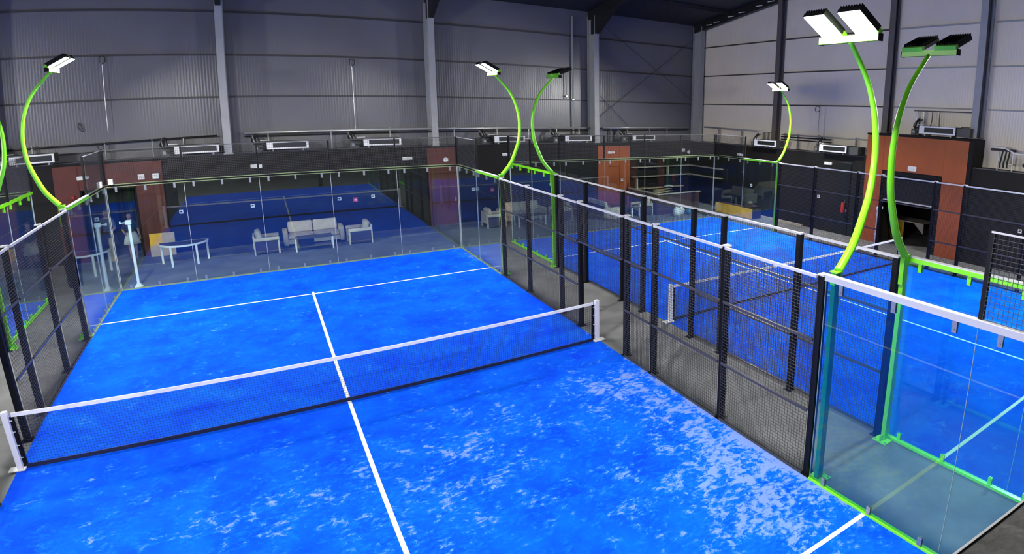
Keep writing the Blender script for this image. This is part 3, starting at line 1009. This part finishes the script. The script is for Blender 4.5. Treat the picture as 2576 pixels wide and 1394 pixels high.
# service drops
for (x, z0, z1, lb) in ((12.15, 3.5, 9.3, 'pale vertical conduit left of the third grey column'), (2.52, 4.1, 6.55, 'thin hanging wire left of the second grey column'), (-5.76, 4.3, 6.6, 'thin hanging wire near the far left lamp')):
    r = 0.045 if z0 < 4 else 0.011
    c = thing('wall_conduit', lb, 'conduit', (x, 15.17, z0))
    MB().tube([(0, 0, 0), (0, 0, z1 - z0)], r, 8).build('tube', M_PIPE, c)
    if r < 0.02:
        MB().tube(curve_pts([(0, -0.02, z1 - z0), (0.10, -0.03, z1 - z0 + 0.1), (0.07, -0.03, z1 - z0 + 0.26), (-0.07, -0.03, z1 - z0 + 0.24), (-0.08, -0.03, z1 - z0 + 0.06)]), 0.016, 6).build('wire_coil', M_HOSE, c)
    else:
        MB().box(-0.06, 0.06, -0.05, 0.06, 1.9, 1.96).build('clamp', M_STEEL, c)
c = thing('wall_conduit', 'short grey conduit below the unlit far floodlight', 'conduit', (11.8, 15.17, 5.45))
MB().tube([(0, 0, 0), (0, 0, 1.4)], 0.03, 8).build('tube', M_PIPE, c)
MB().box(-0.05, 0.05, -0.05, 0.06, 0.1, 0.16).build('clamp', M_STEEL, c)
c = thing('cable_ring', 'small coil of black cable hung on the right cladding wall', 'cable', (XC - 0.11, 6.44, 5.12))
MB().tube([(0, 0.13 * math.cos(a * math.pi / 8), 0.13 + 0.13 * math.sin(a * math.pi / 8)) for a in range(17)], 0.014, 6).build('coil', M_HOSE, c)
MB().tube([(0, -0.12, 0.06), (0.0, -0.14, -1.6)], 0.007, 5).build('tail', M_HOSE, c)
c = thing('cable_ring', 'small dark wire loop on the far wall behind the left mast', 'cable', (-6.65, 15.26, 4.4))
MB().tube(curve_pts([(0, 0, 0.28), (-0.07, 0, 0.15), (0.0, 0, 0.02), (0.1, 0, -0.02), (0.06, 0, 0.14), (0, 0, 0.28)]), 0.013, 6).build('coil', M_HOSE, c)


# ------------------------------------------------------------------ small fittings on the walls
def wall_box(name, label, cat, x, z, kind, side='far', group=None):
    """small fitting with a back plate and a face detail"""
    if side == 'far':
        t = thing(name, label, cat, (x, YF - 0.003, z), 0, group)
    else:
        t = thing(name, label, cat, (XR - 0.003, x, z), RZR, group)
    if kind == 'sign':       # emergency light: long body plus lamp box
        MB().box(-0.16, 0.08, -0.07, 0, -0.06, 0.06).build('body', M_PLASTIC, t, bevel=0.006)
        MB().box(0.10, 0.22, -0.06, 0, -0.055, 0.05).build('lamp_cover', M_PLASTIC, t, bevel=0.006)
        MB().box(-0.14, 0.06, -0.074, -0.07, -0.035, 0.03).build('diffuser', M_ACW, t)
    elif kind == 'plate':
        MB().box(-0.17, 0.17, -0.05, 0, -0.09, 0.09).build('body', M_PLASTIC, t, bevel=0.006)
        MB().box(-0.13, 0.13, -0.054, -0.05, -0.06, 0.06).build('diffuser', M_ACW, t)
    elif kind == 'round':
        MB().lathe([(0.10, 0), (0.10, 0.03), (0.07, 0.055), (0.02, 0.065)], 14).build('dome', M_PLASTIC, t, smooth=True).rotation_euler = (math.pi / 2, 0, 0)
        MB().box(-0.11, 0.11, -0.012, 0, -0.06, 0.06).build('back_plate', M_PLASTIC, t)
    elif kind == 'box':
        MB().box(-0.10, 0.10, -0.08, 0, -0.09, 0.09).build('body', M_PLASTIC, t, bevel=0.01)
        MB().box(-0.06, 0.06, -0.084, -0.08, -0.05, 0.05).build('cover', M_ACW, t)
    elif kind == 'socket':
        MB().box(-0.065, 0.065, -0.02, 0, -0.065, 0.065).build('plate', M_PLASTIC, t, bevel=0.005)
        MB().box(-0.035, 0.035, -0.022, -0.0195, -0.02, 0.035).build('insert', M_GRILLE, t)
    elif kind == 'dim':
        MB().box(-0.06, 0.06, -0.04, 0, -0.06, 0.06).build('housing', mat('dull_red', (0.16, 0.012, 0.012), 0.5), t, bevel=0.005)
        MB().box(-0.03, 0.03, -0.043, -0.04, -0.03, 0.03).build('button', M_RED, t)
    elif kind == 'red':
        MB().box(-0.085, 0.085, -0.03, 0, -0.09, 0.09).build('plate', M_PINK, t, bevel=0.005)
        MB().box(-0.04, 0.04, -0.034, -0.03, -0.04, 0.03).build('symbol', M_PLASTIC, t)
    return t


GE = 'emergency lights on the dark walls'
YO = YF
wall_box('emergency_light', 'white emergency light on the rust panel over the left doorway', 'emergency light', -6.62, 2.87, 'sign', group=GE)
wall_box('emergency_light', 'white emergency light on the black wall above the round table', 'emergency light', -1.12, 2.88, 'sign', group=GE)
wall_box('emergency_light', 'white emergency light left of the maroon door', 'emergency light', 4.28, 2.90, 'sign', group=GE)
wall_box('emergency_light', 'white emergency light just behind the far lime mast', 'emergency light', 8.48, 2.92, 'sign', group=GE)
wall_box('emergency_light', 'white emergency light at the top of the narrow rust door panel', 'emergency light', 13.88, 2.88, 'sign', group=GE)
wall_box('emergency_light', 'small pale emergency light near the far hall corner', 'emergency light', 18.55, 2.9, 'box', group=GE)
wall_box('emergency_light', 'white emergency light on the right wall, first after the corner', 'emergency light', 10.55, 2.93, 'sign', 'right', GE)
wall_box('emergency_light', 'white emergency light on the right wall below the air conditioner', 'emergency light', 5.05, 2.96, 'sign', 'right', GE)
o = wall_box('emergency_light', 'square white emergency light over the shutter doorway', 'emergency light', 1.08, 3.12, 'plate', 'right', GE)
o.location.x -= 0.06
o = wall_box('alarm_sounder', 'small white box on the rust panel, left of the pair', 'alarm', -4.78, 2.77, 'box')
o.location.y -= 0.04
o = wall_box('alarm_sounder', 'small white box on the rust panel, right of the pair', 'alarm', -4.33, 2.77, 'box')
o.location.y -= 0.04
o = wall_box('alarm_sounder', 'oval white sounder on the maroon panel above the door', 'alarm', 5.84, 2.78, 'round')
o.location.y -= 0.04
wall_box('alarm_sounder', 'oval white sounder in the far hall corner', 'alarm', 18.98, 2.78, 'round')
for (x, lb) in ((-3.68, 'white wall socket above the leaning yellow board'), (-1.35, 'white wall socket above the left armchair'), (1.66, 'white wall socket left of the red wall sign'), (2.9, 'small white wall socket right of the red wall sign'), (10.62, 'white wall socket on the black wall behind the lime corner post'), (6.95, 'white wall socket right of the maroon door')):
    wall_box('wall_socket', lb, 'socket', x, 1.44, 'socket', group='wall sockets')
o = wall_box('wall_socket', 'white socket on the narrow rust door panel', 'socket', 14.55, 1.45, 'socket', group='wall sockets')
o.location.y -= 0.045
for (y, lb) in ((9.63, 'white wall socket above the yellow desk'), (5.43, 'white wall socket left of the red extinguisher'), (-3.06, 'white wall socket at the right edge above the mesh panel')):
    wall_box('wall_socket', lb, 'socket', y, 1.47, 'socket', 'right', 'wall sockets')
o = wall_box('wall_socket', 'tiny white switch on the orange door frame behind the bright mast', 'socket', 3.0, 1.49, 'socket', 'right', 'wall sockets')
o.location.x -= 0.06
wall_box('fire_sign', 'square red sign on the black wall above the sofa', 'sign', 2.24, 1.36, 'red')
o = wall_box('fire_sign', 'dim red call point on the rust panel left of the doorway', 'call point', -6.98, 2.25, 'dim')
o.location.y -= 0.04
# panel edge on the dark wall left of the orange doorway
fd = MB().box(-0.6, 0.0, -0.03, -0.003, 0, 3.05).build('door_5', mat('fire_door', (0.010, 0.012, 0.010), 0.5, 0, 0.2), kind='structure')
fd.location = (XR, 3.85, 0)
fd.rotation_euler = (0, 0, RZR)
MB().box(-0.62, 0.02, -0.034, -0.003, 3.05, 3.075).build('door_frame', M_RAIL, fd)
MB().box(-0.09, -0.05, -0.08, -0.03, 1.0, 1.14).build('door_handle', M_STEEL, fd)

# fire extinguisher
e = thing('fire_extinguisher', 'red fire extinguisher hung on the dark right wall', 'fire extinguisher', (XR - 0.11, 4.05, 0.98))
MB().lathe([(0.07, 0), (0.075, 0.02), (0.075, 0.38), (0.05, 0.43), (0.025, 0.45)], 16).build('cylinder', M_RED, e, smooth=True)
MB().box(-0.02, 0.02, -0.02, 0.02, 0.45, 0.51).build('valve', M_BLACK, e)
MB().bar((-0.01, 0, 0.50), (-0.12, 0, 0.55), 0.025, 0.012).build('lever', M_BLACK, e)
MB().tube(curve_pts([(0.02, 0.02, 0.47), (0.03, 0.1, 0.44), (0.0, 0.11, 0.25), (0.0, 0.09, 0.12)]), 0.012, 6).build('hose', M_BLACK, e)
MB().box(0.075, 0.107, -0.03, 0.03, 0.2, 0.5).build('wall_hook', M_STEEL, e)


# ------------------------------------------------------------------ lounge furniture
def armchair(label, loc, rz):
    """faces +x before turning; slab sides of rattan with pale frames and loose cushions"""
    t = thing('armchair', label, 'armchair', loc, rz, 'beige lounge armchairs')
    for s in (-1, 1):
        y = s * 0.36
        MB().box(-0.36, 0.36, y - 0.035, y + 0.035, 0.05, 0.46).build('side_panel', M_RATTAN, t)
        soft(-0.40, 0.42, y - 0.06, y + 0.06, 0.465, 0.585, 'armrest', M_FABRIC, t, 0.025, 2)
        MB().box(-0.40, -0.36, y - 0.05, y + 0.05, 0.0, 0.46).build('leg', M_FABRIC, t)
        MB().box(0.36, 0.41, y - 0.05, y + 0.05, 0.0, 0.46).build('leg', M_FABRIC, t)
    MB().box(-0.36, 0.36, -0.325, 0.325, 0.12, 0.24).build('base', M_RATTAN, t)
    soft(-0.30, 0.40, -0.295, 0.295, 0.245, 0.42, 'seat_cushion', M_FABRIC, t, 0.05)
    MB().box(-0.42, -0.36, -0.32, 0.32, 0.2, 0.66).build('backrest', M_FABRIC, t)
    c = soft(-0.10, 0.08, -0.285, 0.285, -0.18, 0.22, 'back_cushion', M_FABRIC, t, 0.07)
    c.location = (-0.22, 0, 0.60)
    c.rotation_euler = (0, -0.22, 0)
    return t


def sofa(label, loc, rz):
    """faces -y before turning"""
    t = thing('sofa', label, 'sofa', loc, rz, 'beige lounge sofas')
    for s in (-1, 1):
        soft(s * 0.96 - 0.08, s * 0.96 + 0.08, -0.42, 0.40, 0.02, 0.56, 'arm', M_FABRIC, t, 0.03, 2)
    MB().box(-0.87, 0.87, -0.40, 0.36, 0.08, 0.24).build('base', M_FABRIC, t)
    MB().box(-0.87, 0.87, 0.33, 0.40, 0.06, 0.62).build('backrest', M_RATTAN, t)
    for s in (-1, 1):
        soft(s * 0.435 - 0.43, s * 0.435 + 0.43, -0.42, 0.20, 0.245, 0.40, 'seat_cushion', M_FABRIC, t, 0.05)
        c = soft(-0.42, 0.42, -0.09, 0.09, -0.19, 0.23, 'back_cushion', M_FABRIC, t, 0.06)
        c.location = (s * 0.43, 0.22, 0.58)
        c.rotation_euler = (-0.22, 0, 0)
    return t


def coffee_table(label, loc, rz):
    t = thing('coffee_table', label, 'coffee table', loc, rz, 'low grey coffee tables')
    MB().box(-0.60, 0.60, -0.28, 0.28, 0.44, 0.475).build('table_top', M_GREYTOP, t)
    for s in (-1, 1):
        MB().box(s * 0.60 - 0.02, s * 0.60 + 0.02, -0.28, -0.20, 0.0, 0.44).build('leg', M_WHITE, t)
        MB().box(s * 0.60 - 0.02, s * 0.60 + 0.02, 0.20, 0.28, 0.0, 0.44).build('leg', M_WHITE, t)
    MB().box(-0.57, 0.57, -0.25, 0.25, 0.13, 0.15).build('lower_shelf', M_GREYTOP, t)
    MB().box(-0.57, 0.02, 0.22, 0.24, 0.15, 0.43).build('back_panel', M_RATTAN, t)
    return t


armchair('beige armchair left of the sofa behind the middle court', (-1.02, 13.02, 0), 0)
armchair('beige armchair right of the sofa behind the middle court', (2.08, 13.02, 0), math.pi)
sofa('two-seat beige sofa facing the middle court through the glass', (0.58, 13.86, 0), 0)
coffee_table('low table in front of the sofa behind the middle court', (0.50, 12.66, 0), 0)
armchair('beige armchair furthest left behind the black fence post', (7.32, 13.18, 0), 0)
sofa('beige sofa behind the mesh fence, right of the maroon door', (8.85, 13.86, 0), 0)
coffee_table('pale-legged low table behind the mesh fence', (8.72, 12.62, 0), 0)
armchair('beige armchair facing left beyond the lime corner post', (10.36, 13.05, 0), math.pi)
sofa('beige sofa turned sideways before the narrow rust door panel', (12.42, 12.92, 0), math.pi / 2)
coffee_table('low table between the sideways sofa and the bar', (13.30, 12.6, 0), math.pi / 2)
armchair('beige armchair beside the dark bar counter', (14.32, 12.35, 0), math.pi)

# half-round white table and yellow board in front of it
t = thing('half_round_table', 'white half-round table with four legs behind the glass', 'table', (-3.55, 13.0, 0))
arc = [(0.74 * math.cos(math.pi + math.pi * k / 20), 0.78 * math.sin(math.pi + math.pi * k / 20)) for k in range(21)]
MB().prism(arc, 0.68, 0.70).build('table_top', M_GREYTOP, t)
rim = MB()
for k in range(20):
    a0, a1 = arc[k], arc[k + 1]
    rim.bar((a0[0], a0[1], 0.675), (a1[0], a1[1], 0.675), 0.03, 0.055)
rim.bar((-0.74, 0, 0.675), (0.74, 0, 0.675), 0.03, 0.055)
rim.build('rim', M_WHITE, t)
for (x, y) in ((-0.69, -0.05), (-0.34, -0.68), (0.42, -0.66), (0.69, 0.0)):
    MB().box(x - 0.03, x + 0.03, y - 0.03, y + 0.03, 0, 0.65).build('leg', M_WHITE, t)
t = thing('leaning_board', 'yellow and pale board leaning on the wall behind the white table', 'board', (-4.38, 14.30, 0))
q = MB().box(-0.40, 0.40, -0.012, 0.012, 0, 0.80).build('board_face', M_PLY, t)
q.rotation_euler = (-0.2, 0, 0)
MB().box(-0.39, 0.0, -0.016, -0.0125, 0.38, 0.79).build('yellow_patch', M_YELLOW, q)
b = thing('waste_bin', 'black waste bin on the floor outside the far left corner', 'bin', (-6.5, 11.35, 0))
MB().lathe([(0.20, 0), (0.24, 0.70), (0.25, 0.72), (0.25, 0.76)], 16).build('bucket', M_BLACK, b, smooth=True)
MB().lathe([(0.255, 0.76), (0.24, 0.83), (0.1, 0.88)], 16).build('lid', M_BLACK, b, smooth=True)


def white_post(label, loc, h, rz):
    t = thing('sensor_post', label, 'post', loc, rz)
    MB().box(-0.11, 0.11, -0.11, 0.11, 0, 0.015).build('base_plate', M_WHITE, t)
    MB().prism([(-0.10, 0.015), (0.10, 0.015), (0.04, 0.11), (-0.04, 0.11)], -0.03, 0.03, 'y').build('gusset', M_WHITE, t)
    MB().box(-0.035, 0.035, -0.035, 0.035, 0.015, h - 0.12).build('pole', M_WHITE, t)
    MB().box(-0.09, 0.06, -0.06, 0.06, h - 0.119, h).build('head_box', M_WHITE, t, bevel=0.008)
    MB().box(-0.22, -0.09, -0.015, 0.015, h - 0.075, h - 0.05).build('arm', M_WHITE, t)
    MB().box(-0.25, -0.22, -0.03, 0.03, h - 0.09, h - 0.02).build('sensor', M_PLASTIC, t)
    return t


white_post('white floor post with sensor head behind the far left glass corner', (-4.60, 10.33, 0), 1.96, 0)
white_post('white floor post with sensor head in front of the orange doorway', (17.36, 1.28, 0), 1.78, math.pi)

# ------------------------------------------------------------------ bar corner
bc = thing('bar_counter', 'unfinished L-shaped bar counter with pale top in the hall corner', 'counter', (14.85, 11.75, 0))
MB().box(0, 2.65, 0, 0.06, 0, 1.0).build('front_panel', M_BARF, bc)
MB().box(0, 0.06, 0.065, 2.6, 0, 1.0).build('side_panel', M_BARF, bc)
MB().box(2.60, 2.65, 0.065, 0.6, 0, 1.0).build('end_panel', M_BARF, bc)
MB().box(-0.04, 2.70, -0.05, 0.10, 1.002, 1.045).build('worktop', M_TOPW, bc)
MB().box(-0.05, 0.12, 0.105, 2.65, 1.002, 1.045).build('worktop', M_TOPW, bc)
MB().box(0.1, 2.5, 0.12, 0.55, 0.62, 0.65).build('inner_shelf', M_PLY, bc)
MB().box(0.3, 3.6, 2.55, 3.05, 0.92, 0.96).build('back_worktop', M_PLY, bc)
for x in (0.4, 2.0, 3.5):
    MB().box(x - 0.03, x + 0.03, 2.6, 3.0, 0, 0.92).build('support', M_BARF, bc)
for k, (a0, l) in enumerate(((0.35, 1.3), (0.5, 1.1), (0.2, 1.2))):
    p = MB().box(0, l, -0.11, 0.11, 0, 0.025).build('plywood_offcut', M_PLY)
    p.location = (14.97 + 0.12 * k, 12.03 + 0.25 * k, 1.047 + 0.028 * k)
    p.rotation_euler = (0, 0, a0)
    tag(p, ('long pale plywood strip lying across the bar corner', 'second pale plywood strip resting on the bar corner', 'third pale plywood strip further back on the bar')[k], 'plywood strip', 'plywood strips on the bar')
    e2 = MB().box(0.02, l - 0.02, -0.112, -0.1101, 0.004, 0.02).build('cut_edge', M_TOPW, p)
for (z, lb) in ((2.05, 'upper pale wall shelf running round the bar corner'), (1.55, 'lower pale wall shelf running round the bar corner')):
    s = thing('wall_shelf', lb, 'shelf', (15.12, 14.59, z))
    MB().box(0, 3.98, -0.24, 0, 0, 0.04).build('shelf_board', M_TOPW, s)
    MB().box(3.75, 3.98, -2.85, -0.245, 0, 0.04).build('shelf_board', M_TOPW, s)
    for x in (0.3, 1.6, 2.9):
        MB().box(x - 0.015, x + 0.015, -0.18, 0, -0.12, 0).build('shelf_bracket', M_RAIL, s)
u = thing('shelf_upright', 'short pale upright between the two bar shelves', 'upright', (17.4, 14.42, 1.59))
MB().box(-0.03, 0.03, -0.08, 0.08, 0, 0.455).build('stud', M_TOPW, u)
MB().box(-0.05, 0.05, -0.085, 0.085, 0.0, 0.02).build('foot', M_TOPW, u)
u = thing('shelf_upright', 'pale timber upright standing on the left end of the bar', 'upright', (15.05, 13.9, 1.046))
MB().box(-0.04, 0.04, -0.05, 0.05, 0, 0.52).build('stud', M_TOPW, u)
MB().box(-0.07, 0.07, -0.07, 0.07, 0.0, 0.03).build('foot', M_TOPW, u)
k = thing('worktop_clutter', 'white crumpled sheet lying on the bar back worktop', 'sheet', (17.2, 14.2, 0.962))
for j in range(3):
    soft(-0.16 + 0.14 * j, 0.10 + 0.14 * j, -0.1, 0.1, 0.0, 0.06 + 0.05 * (j % 2), 'fold', M_BAG, k, 0.02, 2)


def bag(label, loc, m, s=1.0, rz=0.0):
    t = thing('plastic_bag', label, 'bag', loc, rz, 'plastic bags by the bar')
    rng = random.Random(label)
    n = 14
    mb = MB()
    prof = [(0.02, 0), (0.17, 0.0), (0.22, 0.10), (0.23, 0.22), (0.19, 0.32), (0.10, 0.40), (0.05, 0.43)]
    for r, z in prof:
        for k_ in range(n):
            a = 2 * math.pi * k_ / n
            rr = r * (1 + rng.uniform(-0.12, 0.12) * (z > 0.01)) * s
            mb.v.append((rr * math.cos(a), rr * 0.8 * math.sin(a), z * s))
    for i in range(len(prof) - 1):
        for k_ in range(n):
            k2 = (k_ + 1) % n
            mb.f.append((i * n + k_, i * n + k2, (i + 1) * n + k2, (i + 1) * n + k_))
    mb.f.append(tuple(reversed(range(n))))
    mb.f.append(tuple((len(prof) - 1) * n + k_ for k_ in range(n)))
    mb.build('sack', m, t, smooth=True)
    for d in (-1, 1):
        MB().tube(curve_pts([(0.05 * d * s, 0, 0.42 * s), (0.10 * d * s, 0.02, 0.50 * s), (0.13 * d * s, 0, 0.44 * s), (0.11 * d * s, 0, 0.36 * s)]), 0.012, 6).build('handle', m, t)
    return t


bag('larger white plastic bag on the floor before the bar', (15.62, 11.15, 0), M_BAG, 1.05)
bag('smaller white plastic bag nearest the bar end', (16.08, 11.40, 0), M_BAG, 0.9, 0.5)
bag('blue plastic bag beside the white bags', (16.40, 11.22, 0), M_BAGB, 0.72, 1.0)

# low yellow desk along the right side
yd = thing('reception_desk', 'low desk with bright yellow front outside the far glass corner', 'desk', (18.12, 8.5, 0))
MB().box(0, 0.03, 0, 2.65, 0.02, 0.50).build('front_panel', M_YELLOW, yd)
MB().box(0.031, 0.62, 0, 0.03, 0.02, 0.48).build('side_panel', mat('dark_purple_panel', (0.02, 0.018, 0.035), 0.5), yd)
MB().box(0.031, 0.62, 2.62, 2.65, 0.02, 0.48).build('side_panel', MATS['dark_purple_panel'], yd)
MB().box(0.031, 0.66, 0.031, 2.619, 0.42, 0.45).build('desk_top', M_BARF, yd)
MB().box(0.3, 0.34, 0.031, 2.619, 0.02, 0.42).build('inner_panel', M_BARF, yd)
bx = thing('cardboard_box', 'dark open box with clutter on the yellow desk', 'box', (18.5, 9.0, 0.451))
MB().box(-0.15, 0.2, -0.2, 0.25, 0, 0.16).build('carton', M_BARF, bx)
MB().box(-0.15, 0.2, -0.42, -0.205, 0.13, 0.15).build('flap', M_BARF, bx)
MB().lathe([(0.03, 0.161), (0.11, 0.20), (0.12, 0.28), (0.06, 0.34)], 10, (0, 0)).build('rolled_sheet', M_DUCT, bx, smooth=True)
pl = thing('floor_plank', 'long pale plank on the floor along the right wall', 'plank', (18.97, 7.6, 0))
MB().box(-0.06, 0.06, -1.45, 1.45, 0.0, 0.09).build('timber', M_TOPW, pl)
MB().box(-0.05, 0.05, -1.46, -1.4501, 0.005, 0.085).build('end_grain', M_PLY, pl)
# desk seen inside the shutter doorway
dk = thing('workbench', 'yellow-sided desk with grey top inside the shutter doorway', 'desk', (20.75, 2.0, 0))
MB().box(-0.28, -0.25, 0.02, 0.66, 0, 0.80).build('side_panel', M_YELLOW, dk)
MB().box(-0.25, 0.5, 0.63, 0.66, 0, 0.80).build('back_panel', M_YELLOW, dk)
MB().box(-0.34, 0.55, -0.85, 0.70, 0.802, 0.84).build('desk_top', M_TOPW, dk)
MB().box(0.45, 0.5, -0.82, -0.76, 0, 0.80).build('leg', M_STEEL, dk)
MB().prism([(-0.75, 0.80), (-0.25, 0.80), (-0.75, 0.35)], -0.1, -0.08, 'x').build('gusset_panel', M_TOPW, dk)


# ------------------------------------------------------------------ two people standing in the left doorway
def person(label, loc, rz, h, top_m, low_m, leg_m, arms):
    root = thing('person', label, 'person', loc, rz)
    k = h / 1.75

    def skinned(name, V, E, R, m, parent, root_i=0, lv=2):
        me = bpy.data.meshes.new(name)
        me.from_pydata([tuple(c * k for c in v) for v in V], E, [])
        o = link(name, me, parent)
        md = o.modifiers.new('skin', 'SKIN')
        md.use_smooth_shade = True
        for i, r in enumerate(R):
            rx, ry = r if isinstance(r, tuple) else (r, r)
            me.skin_vertices[0].data[i].radius = (rx * k, ry * k)
        me.skin_vertices[0].data[root_i].use_root = True
        sd = o.modifiers.new('sub', 'SUBSURF')
        sd.levels = lv
        sd.render_levels = lv
        me.materials.append(m)
        return o
    aL, aR = arms
    V = [(0, 0, 0.95), (0, 0, 1.12), (0, 0.01, 1.32), (0, 0.01, 1.44), (0, 0, 1.53),
         (-0.09, 0, 0.90), (-0.10, -0.01, 0.50), (-0.10, 0.02, 0.10), (-0.10, -0.12, 0.035),
         (0.09, 0, 0.90), (0.10, -0.01, 0.50), (0.10, 0.02, 0.10), (0.10, -0.12, 0.035),
         (-0.18, 0.01, 1.40), *aL, (0.18, 0.01, 1.40), *aR]
    E = [(0, 1), (1, 2), (2, 3), (3, 4), (0, 5), (5, 6), (6, 7), (7, 8), (0, 9), (9, 10), (10, 11), (11, 12), (3, 13), (13, 14), (14, 15), (3, 16), (16, 17), (17, 18)]
    R = [(0.15, 0.11), (0.13, 0.10), (0.16, 0.11), (0.11, 0.08), 0.055, 0.085, 0.06, 0.042, 0.04, 0.085, 0.06, 0.042, 0.04, 0.06, 0.045, 0.033, 0.06, 0.045, 0.033]
    body = skinned('body', V, E, R, M_SKIN, root)
    # clothing shells just outside the body
    skinned('shirt', [(0, 0, 0.98), (0, 0, 1.12), (0, 0.01, 1.32), (0, 0.01, 1.43), (-0.18, 0.01, 1.40), aL[0], (0.18, 0.01, 1.40), aR[0]],
            [(0, 1), (1, 2), (2, 3), (3, 4), (4, 5), (3, 6), (6, 7)], [(0.165, 0.125), (0.15, 0.115), (0.178, 0.125), (0.12, 0.09), 0.075, 0.058, 0.075, 0.058], top_m, root)
    sk = MB()
    sk.lathe([(0.30 * k, 0.58 * k), (0.26 * k, 0.78 * k), (0.19 * k, 0.98 * k), (0.17 * k, 1.02 * k)], 18)
    sk.v = [(x, y * 0.78, z) for x, y, z in sk.v]
    sk.build('skirt', low_m, root, smooth=True)
    if leg_m is not None:
        for s in (-1, 1):
            skinned('trouser_leg', [(s * 0.09, 0, 0.9), (s * 0.10, -0.01, 0.5), (s * 0.10, 0.02, 0.10)], [(0, 1), (1, 2)], [0.10, 0.078, 0.062], leg_m, root)
    hd = MB().lathe([(0.01, 1.515 * k), (0.055 * k, 1.53 * k), (0.075 * k, 1.58 * k), (0.082 * k, 1.65 * k), (0.07 * k, 1.71 * k), (0.03 * k, 1.745 * k), (0.004, 1.75 * k)], 16)
    hd.v = [(x, y * 1.18, z) for x, y, z in hd.v]
    head = hd.build('head', M_SKIN, root, smooth=True)
    MB().prism([(-0.012 * k, 1.635 * k), (0.012 * k, 1.635 * k), (0.016 * k, 1.605 * k), (-0.016 * k, 1.605 * k)], -0.118 * k, -0.085 * k, 'y').build('nose', M_SKIN, head)
    for s in (-1, 1):
        MB().lathe([(0.004, 1.642 * k), (0.011 * k, 1.65 * k), (0.004, 1.658 * k)], 8, (s * 0.03 * k, -0.088 * k)).build('eye', M_HAIR, head)
        MB().box(s * 0.083 * k - 0.008, s * 0.083 * k + 0.008, -0.015, 0.02, 1.61 * k, 1.665 * k).build('ear', M_SKIN, head)
    MB().box(-0.022 * k, 0.022 * k, -0.095 * k, -0.085 * k, 1.573 * k, 1.581 * k).build('mouth', mat('lips', (0.25, 0.06, 0.06), 0.5), head)
    hr = MB().lathe([(0.088 * k, 1.60 * k), (0.092 * k, 1.66 * k), (0.08 * k, 1.725 * k), (0.035 * k, 1.765 * k), (0.004, 1.77 * k)], 16)
    hr.v = [(x, y * 1.15 + 0.028 * k, z) for x, y, z in hr.v]
    hr.build('hair', M_HAIR, root, smooth=True)
    # hands: palm plus five bent fingers each
    for arm, s in ((aL, -1), (aR, 1)):
        wv = Vector(arm[1])
        dv = (wv - Vector(arm[0])).normalized()
        side = dv.cross(Vector((0, 1, 0))).normalized()
        nrm = side.cross(dv)
        V2 = [wv, wv + dv * 0.08]
        E2 = [(0, 1)]
        R2 = [(0.03, 0.02), (0.036, 0.02)]
        for f in range(4):
            b0 = wv + dv * 0.085 + side * (0.027 - 0.018 * f)
            ln = (0.07, 0.08, 0.075, 0.058)[f]
            i0 = len(V2)
            V2 += [b0, b0 + dv * ln * 0.55 - nrm * 0.006, b0 + dv * ln * 0.9 - nrm * 0.022]
            E2 += [(1, i0), (i0, i0 + 1), (i0 + 1, i0 + 2)]
            R2 += [0.009, 0.0085, 0.0075]
        b0 = wv + dv * 0.03 + side * 0.03
        i0 = len(V2)
        V2 += [b0 + side * 0.012, b0 + side * 0.028 + dv * 0.035]
        E2 += [(0, i0), (i0, i0 + 1)]
        R2 += [0.011, 0.009]
        skinned('hand', [tuple(v) for v in V2], E2, R2, M_SKIN, body, 0, 1)
    return root


person('person in black top and pale skirt standing in the left doorway', (-5.32, 14.42, 0), 0.1, 1.58, M_CLOTHD, M_CLOTHL, None,
       ([(-0.27, -0.03, 1.14), (-0.20, -0.18, 1.02)], [(0.25, 0.0, 1.13), (0.28, -0.06, 0.88)]))
person('person in dark clothes with pale shoulders at the left of the doorway', (-6.02, 14.42, 0), -0.2, 1.76, mat('grey_cloth', (0.05, 0.055, 0.06), 0.9), M_CLOTHD, M_CLOTHD,
       ([(-0.25, 0.0, 1.13), (-0.26, -0.06, 0.88)], [(0.25, -0.03, 1.14), (0.20, -0.18, 1.05)]))
